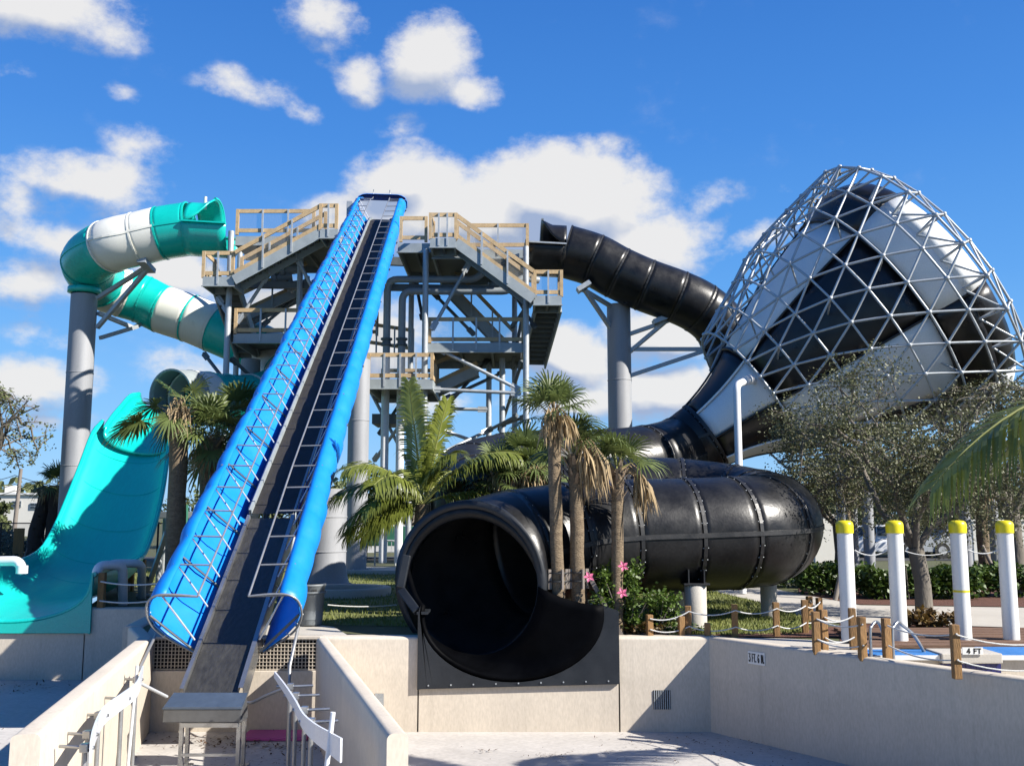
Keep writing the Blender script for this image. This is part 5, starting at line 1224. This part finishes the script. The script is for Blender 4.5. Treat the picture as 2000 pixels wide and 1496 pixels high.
tree('shade_tree', GY(1985, 1150, 22), 1.8, .17, (P(1985, 890, 22.3), (2.6, 2, 1.7)), 'second sparse shade tree at the right edge behind the palm frond', nleaf=6000, ls=.055, seed=9, depth=4, group='small-leaved shade trees', twig=.3)
tree('shade_tree', GY(1640, 1135, 27), 1.5, .14, (P(1650, 985, 27), (2.6, 2, 1.2)), 'low shade tree behind the far bend of the black tube', nleaf=5000, ls=.07, seed=12, depth=4, group='small-leaved shade trees', twig=.3)
tree('street_tree', GY(-75, 1090, 33), 2.4, .2, (P(-25, 845, 33), (1.95, 1.8, 1.45)), 'pale loose-leaved tree cut by the left edge of the picture', leaf_m='farleaf', nleaf=2400, ls=.10, seed=21, depth=4, twig=.3)
def bush(name, g, rx, ry, h, n, label, m='leaf', ls=.06, flowers=0, group=None, seed=3, cat='bush', stems=7, clump=.14, base=.12):
    R.seed(seed); g = V(g); t_ = thing(name, (g.x, g.y, -.02), label, cat, group); b = MB(); tips = []
    for k in range(stems * 3):
        a = R.uniform(0, 2 * PI); f_ = R.random() ** .6; q = g + V((math.cos(a) * rx * f_, math.sin(a) * ry * f_, h * R.uniform(.45, 1) * (1 - .35 * f_ * f_))); b.path([g + V((R.uniform(-.1, .1) * rx, 0, -.02)), g.lerp(q, .5) + rv() * .06, q], [.014, .010, .005], 5, caps=False)
        for _ in range(3): tips.append((g.lerp(q, R.uniform(base + .15, 1)), 1))
        tips.append((q, 1))
    b.build('stem', 'treebark', t_); b = MB()
    for k in range(n):
        p, _ = R.choice(tips); q = p + rv() * R.uniform(.1, 1) * clump * (1 if h > .5 else .7); q.z = max(q.z, .02); nn = rv(); nn.z = abs(nn.z) + .3; d = nn.cross(rv())
        if d.length < .1: continue
        b.leaf(q, d.normalized(), nn, ls * R.uniform(.7, 1.4), ls * R.uniform(.3, .45))
    b.build('foliage', m, t_)
    for k in range(flowers):
        p = FL[k]; b = MB(); f_ = (V((0, 0, CZ)) - p).normalized() * .8 + V((.2, 0, .3)); f_.normalize(); s0 = f_.cross(V((0, 0, 1))).normalized(); u0 = s0.cross(f_)
        for j in range(5):
            a = j * 2 * PI / 5; e = s0 * math.cos(a) + u0 * math.sin(a); e2 = s0 * math.cos(a + .5) + u0 * math.sin(a + .5); e3 = s0 * math.cos(a - .5) + u0 * math.sin(a - .5)
            b.add([p, p + e3 * .05 + f_ * .02, p + e * .085 + f_ * .015, p + e2 * .05 + f_ * .02], [(0, 1, 2, 3)])
        b.tube(p, p + f_ * .06, .007, 5); b.build('flower', 'flower', t_)
    return t_
FL = [P(1217, 1106, 14.45), P(1150, 1127, 14.5), P(1215, 1158, 14.4)]
bush('hibiscus', GY(1222, 1240, 14.95), .55, .38, hz(1096, 14.9), 3300, 'leafy green hibiscus bush with pink flowers by the palm trunks', flowers=3, ls=.062, seed=31, stems=9)
bush('hibiscus', GY(1283, 1240, 15.1), .34, .3, hz(1128, 15.1), 1300, 'smaller flowerless hibiscus right of the flowering one', ls=.06, seed=32)
bush('ground_shrub', GY(1240, 1245, 14.9), .5, .22, .16, 900, 'low yellow-green shrub at the foot of the hibiscus', ls=.05, seed=33, m='redleaf', clump=.09)
bush('ground_shrub', GY(1330, 1245, 14.95), .45, .2, .14, 500, 'low sparse shrub between the short rope posts', ls=.045, seed=34, m='leaf', clump=.08)
bush('ground_shrub', GY(1120, 1245, 15.0), .3, .2, .3, 500, 'small dark shrub between the staked palm trunks', ls=.06, seed=35, m='leaf', clump=.1)
bush('croton', G(1818, 1222, 0), .55, .3, .27, 900, 'red and green leaved croton at the foot of the shade tree', m='redleaf', ls=.085, seed=36, clump=.1)
def hedge(u0, u1, v, y, h, label, n, m='hedge', ls=.10, seed=41, d=.8, group='clipped hedges'):
    R.seed(seed); a, c = GY(u0, v, y), GY(u1, v, y); t_ = thing('hedge', (a + c) / 2, label, 'hedge', group); b = MB()
    for k in range(int((c - a).length * 3)): p = a.lerp(c, R.random()) + V((0, R.uniform(-.5, .5) * d, 0)); b.tube(p, p + V((R.uniform(-.15, .15), R.uniform(-.15, .15), h * .8)), .015, 5)
    b.build('stem', 'treebark', t_); b = MB(); ph = R.uniform(0, 9)
    for k in range(n):
        f_ = R.random(); p = a.lerp(c, f_); x = p.x; top = h * (.78 + .13 * math.sin(x * 2.1 + ph) + .09 * math.sin(x * 5.3 + ph * 2))
        z = top * R.random() ** .55; yy = R.uniform(-.5, .5) * d * (1.1 - .3 * z / h)
        q = V((x, p.y + yy, max(.03, z))) + rv() * .06; nn = rv(); nn.z = abs(nn.z) + .3; dd = nn.cross(rv())
        if dd.length < .1: continue
        b.leaf(q, dd.normalized(), nn, ls * R.uniform(.7, 1.4), ls * R.uniform(.3, .5))
    b.build('foliage', m, t_); return t_
hedge(1560, 1690, 1150, 22.5, .72, 'green hedge behind the far bend of the black tube and first post', 3600, seed=41)
hedge(1690, 1800, 1150, 21.5, .82, 'green hedge between the second post and the tree trunk', 3600, seed=42)
hedge(1810, 1905, 1150, 21.5, .80, 'green hedge right of the tree trunk behind the striped post', 3000, seed=43)
hedge(1905, 2080, 1150, 22, .86, 'green hedge at the right edge behind the last post', 3600, seed=44)
hedge(-120, 150, 1075, 40, 1.1, 'dark low hedge far behind the teal slide', 2600, m='darkleaf', ls=.22, seed=45, d=1.2)
hedge(1440, 1620, 1150, 25, .3, 'low ground cover strip along the path under the far tube bend', 1800, seed=46, d=1.0, ls=.08)
# ------------------------------------------------------------------ background
R.seed(77)
def far_tree(u, v, y, rx, h, label, n=1500, m='farleaf', ls=.22):
    g = GY(u, 1090, y); t_ = thing('background_tree', (g.x, g.y, -.03), label, 'tree', 'trees far behind the slides'); b = MB(); b.path([g + V((0, 0, -.03)), g + V((.1, 0, h * .4)), g + V((0, 0, h * .8))], [.22, .16, .05], 8)
    cl = []
    for k in range(12):
        a = R.uniform(0, 2 * PI); q = g + V((math.cos(a) * rx * R.uniform(.2, .85), math.sin(a) * rx * R.uniform(.2, .85), h * R.uniform(.35, .92))); b.path([g + V((0, 0, h * R.uniform(.25, .5))), q], [.07, .02], 5); cl.append((q, rx * R.uniform(.25, .45)))
    b.build('trunk', 'treebark', t_); b = MB()
    for k in range(n):
        q, r = R.choice(cl); p = q + rv() * r * R.uniform(.3, 1.05); nn = rv(); nn.z = abs(nn.z) + .2; d = nn.cross(rv())
        if d.length > .1: b.leaf(p, d.normalized(), nn, ls * R.uniform(.7, 1.5), ls * R.uniform(.3, .5))
    b.build('crown', m, t_)
for i, (u, y, rx, h, lab) in enumerate(((745, 52, 2.6, 3.8, 'dark background tree seen left of the coconut palm between tower legs'), (800, 56, 3, 4.2, 'background tree behind the white pipes under the tower'), (880, 54, 3, 3.8, 'background tree behind the coconut palm'), (660, 60, 2.6, 3.2, 'background tree between the two round pillars'), (590, 58, 3, 3.4, 'background tree hidden behind the conveyor'), (470, 55, 3, 4.0, 'background tree behind the left cabbage palms'), (395, 58, 2.5, 3.0, 'small background tree left of the conveyor'),
        (1690, 45, 3.4, 4.2, 'background tree right of the funnel legs'), (1790, 48, 3.6, 4.8, 'background tree behind the shade tree trunk'), (1890, 44, 3.4, 4.4, 'background tree between the two right posts'), (1980, 46, 3.6, 5.0, 'background tree at the right edge far behind the hedge'), (1580, 50, 3, 3.6, 'background tree hidden behind the black tube bend'), (1450, 60, 3, 3.4, 'background tree behind the lower black tube'), (1300, 62, 3, 3.2, 'background tree behind the funnel throat'), (-12, 60, 1.2, 2.6, 'small yellow-green background tree at the left edge'))):
    far_tree(u, 0, y, rx, h, lab, m='darkleaf' if i in (0, 1, 2, 4, 5, 11) else 'farleaf')
# distant belt of trees that reads as one mass
b = MB()
for k in range(9000):
    x = R.uniform(-190, 210); y = R.uniform(140, 165); h = 5.2 + 2 * math.sin(x * .13) + 1.3 * math.sin(x * .41 + 1)
    if -62 < x < -38: continue
    q = V((x, y, R.random() ** .7 * h)); nn = V((R.uniform(-1, 1), -1, R.uniform(0, 1))).normalized(); d = nn.cross(rv())
    if d.length > .1: b.leaf(q, d.normalized(), nn, 1.5 * R.uniform(.6, 1.4), .55)
b.build('treeline', 'farleaf', kind='stuff')
# white building far left with little windows
wb = thing('white_building', (-52, 92, 0), 'long white flat-roofed building far behind the teal slide', 'building')
x0, x1, zt = P(-160, 980, 92).x, P(118, 980, 92).x, P(60, 966, 92).z
b = MB(); b.box((x0, 92, -.03), (x1, 104, zt)); b.build('wall', 'cream', wb)
b = MB(); b.box((x0 - .1, 91.8, zt), (x1 + .1, 104.2, zt + .18)); b.build('roof', 'white', wb)
b = MB(); p = P(24, 966, 95); b.box((p.x - .5, 94.5, zt + .18), (p.x + .5, 95.5, zt + .9)); b.build('roof_unit', 'cream', wb)
for u, v in ((33, 984), (68, 988), (-20, 984), (100, 988), (-60, 984)):
    p = P(u, v, 91.95); b = MB(); b.box((p.x - .42, 91.9, p.z - .28), (p.x + .42, 91.985, p.z + .28)); f_ = b.build('window', 'galv', wb)
    b = MB(); 
    for dx in (-.2, .2):
        for dz in (-.13, .13): b.box((p.x + dx - .17, 91.88, p.z + dz - .10), (p.x + dx + .17, 91.899, p.z + dz + .10))
    b.build('pane', 'winglass', f_)
up_ = thing('utility_pole', GY(25, 1060, 60), 'weathered wooden utility pole with wires at the far left', 'pole'); g = GY(25, 1060, 60)
b = MB(); b.tube(g + V((0, 0, -.03)), V((g.x + .2, 60, P(30, 915, 60).z)), .14, 10, .10); b.build('shaft', 'utility', up_)
for k, v in enumerate((928, 945, 958)):
    b = MB(); q = P(29, v, 60); b.path(sag(q, P(230, v + 22, 60), .4, 12), .02, 5); b.build('wire', 'ink', up_)
    b = MB(); b.path(sag(q, P(-120, v + 4, 60), .4, 12), .02, 5); b.build('wire', 'ink', up_)
# chain fence at the back
fe = thing('mesh_fence', (-18, 38, -.03), 'dark chain fence with thin posts far behind the teal slide', 'fence')
for k in range(9):
    x = -24 + k * 1.5; b = MB(); b.tube((x, 38.5, -.03), (x, 38.5, 1.5), .04, 8); b.build('post', 'ink', fe)
b = MB(); b.tube((-24, 38.5, 1.45), (-12, 38.5, 1.45), .025, 6); b.build('top_rail', 'ink', fe)
b = MB(); b.add([(-24, 38.5, .05), (-12, 38.5, .05), (-12, 38.5, 1.43), (-24, 38.5, 1.43)], [(0, 1, 2, 3)]); b.build('wire_infill', 'infill', fe)
q = P(40, 1055, 37.8); b = MB(); b.bbox((q.x - .28, 37.8, q.z - .5), (q.x + .12, 37.86, q.z + .45), .02); tag(b.build('fence_sign', 'postwood', loc=q), 'small brown board fixed on the far chain fence', 'sign')
# little stone hut and green screen
hu = thing('stone_hut', GY(345, 1100, 31), 'small stone pump hut with a dark roof behind the left palms', 'hut')
p = P(318, 1005, 31); q = P(368, 1005, 31); b = MB(); b.box((p.x + .1, 31, -.03), (q.x - .1, 33, p.z - .12)); b.build('wall', 'stone', hu)
b = MB(); b.bbox((p.x - .1, 30.7, p.z - .12), (q.x + .1, 33.3, p.z + .1), .03); b.build('roof', 'darksteel', hu)
b = MB(); b.tube((q.x + .05, 30.6, -.03), (q.x + .05, 30.6, p.z + .3), .07, 10); b.build('post', 'greenmesh', hu)
b = MB(); b.tube((p.x + .75, 30.95, .5), (p.x + .75, 30.95, 1.3), .17, 14); b.build('tank', 'cream', hu)
gs = thing('green_screen', GY(735, 1085, 40), 'green mesh screen between tower legs behind the coconut palm', 'fence')
p, q = P(716, 1035, 40), P(900, 1035, 40); b = MB(); b.box((p.x, 40, .55), (q.x, 40.03, p.z + .15)); b.build('screen', 'greenmesh', gs)
for f_ in (0, .33, .66, 1): x = p.x + (q.x - p.x) * f_; b = MB(); b.tube((x, 40.08, -.03), (x, 40.08, p.z + .2), .04, 8); b.build('post', 'ink', gs)
def car(x, y, m, label, rz=0):
    t_ = thing('parked_car', (x, y, -.03), label, 'car', 'cars parked far behind'); prof = [(-2.1, .25), (-2.12, .62), (-1.95, .80), (-1.35, .88), (-.75, 1.34), (.75, 1.38), (1.5, .95), (2.05, .85), (2.15, .55), (2.1, .25)]
    b = MB(); rows = [[V((x + a, y + s * .82 * (1 if z < .9 else .84), z)) for a, z in prof] for s in (-1, 1)]; b.grid(rows, True, 0, False); b.add(rows[0], [tuple(range(len(prof)))]); b.add(rows[1], [tuple(range(len(prof) - 1, -1, -1))]); b.build('body', m, t_, bevel=.05)
    for a0, a1 in ((-1.2, -.1), (0, 1.25)):
        b = MB(); b.add([V((x + a0, y - .84, .92)), V((x + a1, y - .84, .92)), V((x + a1 * .62 + .05, y - .72, 1.28)), V((x + a0 * .62, y - .72, 1.28))], [(0, 1, 2, 3)]); b.build('window', 'winglass', t_)
    for a in (-1.3, 1.3):
        for s in (-1, 1): b = MB(); b.tube((x + a, y + s * .66, .3), (x + a, y + s * .86, .3), .32, 18); wl_ = b.build('wheel', 'ink', t_); b = MB(); b.tube((x + a, y + s * .86, .3), (x + a, y + s * .872, .3), .18, 14); b.build('rim', 'galv', wl_)
car(P(745, 1090, 41.5).x, 42, 'car', 'white car parked behind the tower between the palm and black slide mouth')
car(P(1885, 1090, 43).x, 43, 'galv', 'silver car parked beyond the hedge behind the striped post')
car(P(1705, 1090, 43.5).x, 43.6, 'car', 'white car parked beyond the hedge between the first two posts')
ba = thing('metal_barrier', GY(745, 1100, 36), 'low grey tube barrier beside the pale pillar foot', 'barrier')
p, q = GY(732, 1100, 36), GY(772, 1100, 36)
b = MB(); b.path(bend([p + V((0, 0, -.03)), p + V((0, 0, .85)), q + V((0, 0, .85)), q + V((0, 0, -.03))], .12), .03, 8); b.build('frame', 'galv', ba)
b = MB(); b.tube(p + V((0, 0, .45)), q + V((0, 0, .45)), .02, 6); b.build('rail', 'galv', ba)
for k in range(1, 5): x = p.lerp(q, k / 5); b = MB(); b.tube(x + V((0, 0, .45)), x + V((0, 0, .83)), .012, 6); b.build('bar', 'galv', ba)
# planter ring by the flared pillar, kerb and white wall glimpses
pr = G(700, 1162, 0); b = MB(); b.lathe((pr.x - .35, pr.y + .3, -.03), [(1.02, 0), (1.02, .16), (1.0, .19), (.86, .19), (.84, .17), (.84, .05)], 40); tag(b.build('planter_ring', 'concrete', loc=(pr.x - .35, pr.y + .3, 0)), 'round concrete kerb ring on the lawn behind the trash can', 'kerb')
b = MB(); q0, q1 = GY(620, 1113, 30), GY(770, 1113, 30); b.bbox((q0.x, 30.4, -.03), (q1.x, 32.6, .10), .02); tag(b.build('foundation_slab', 'concrete', loc=(q0.x, 30.4, 0)), 'concrete slab under the tower pillars', 'slab')
for k, (u0, u1, y, h) in enumerate(((1590, 1660, 38, 1.7), (1900, 2080, 40, 1.5))):
    p, q = P(u0, 1050, y), P(u1, 1050, y); b = MB(); b.bbox((p.x, y, -.03), (q.x, y + .2, h), .03); b.bbox((p.x - .05, y - .05, h), (q.x + .05, y + .25, h + .08), .02); tag(b.build('garden_wall', 'cream', loc=(p.x, y, 0)), ('pale garden wall behind the far bend of the black tube', 'pale garden wall far behind the right hedge')[k], 'wall', 'pale garden walls')
g = GY(1640, 1165, 21); bar([g + V((-.1, 0, -.03)), P(1655, 1060, 21.4)], .05, 'slanting timber tree prop behind the first tall post', 'utility', 'prop', 'tree_prop', 'tree props on the right')
g = GY(1935, 1130, 24); bar([g + V((.3, 0, -.03)), P(1918, 1065, 24.4)], .045, 'slanting timber tree prop behind the last tall post', 'utility', 'prop', 'tree_prop', 'tree props on the right')
for u, y, lab in ((1655, 24.5, 'slim trunked palm behind the first tall post'), (1925, 25.5, 'slim trunked palm between the two right posts')):
    sabal(GY(u, 1130, y), hz(930, y), .15, lab, L_=.7, pet=.6, n=16, dead=3)
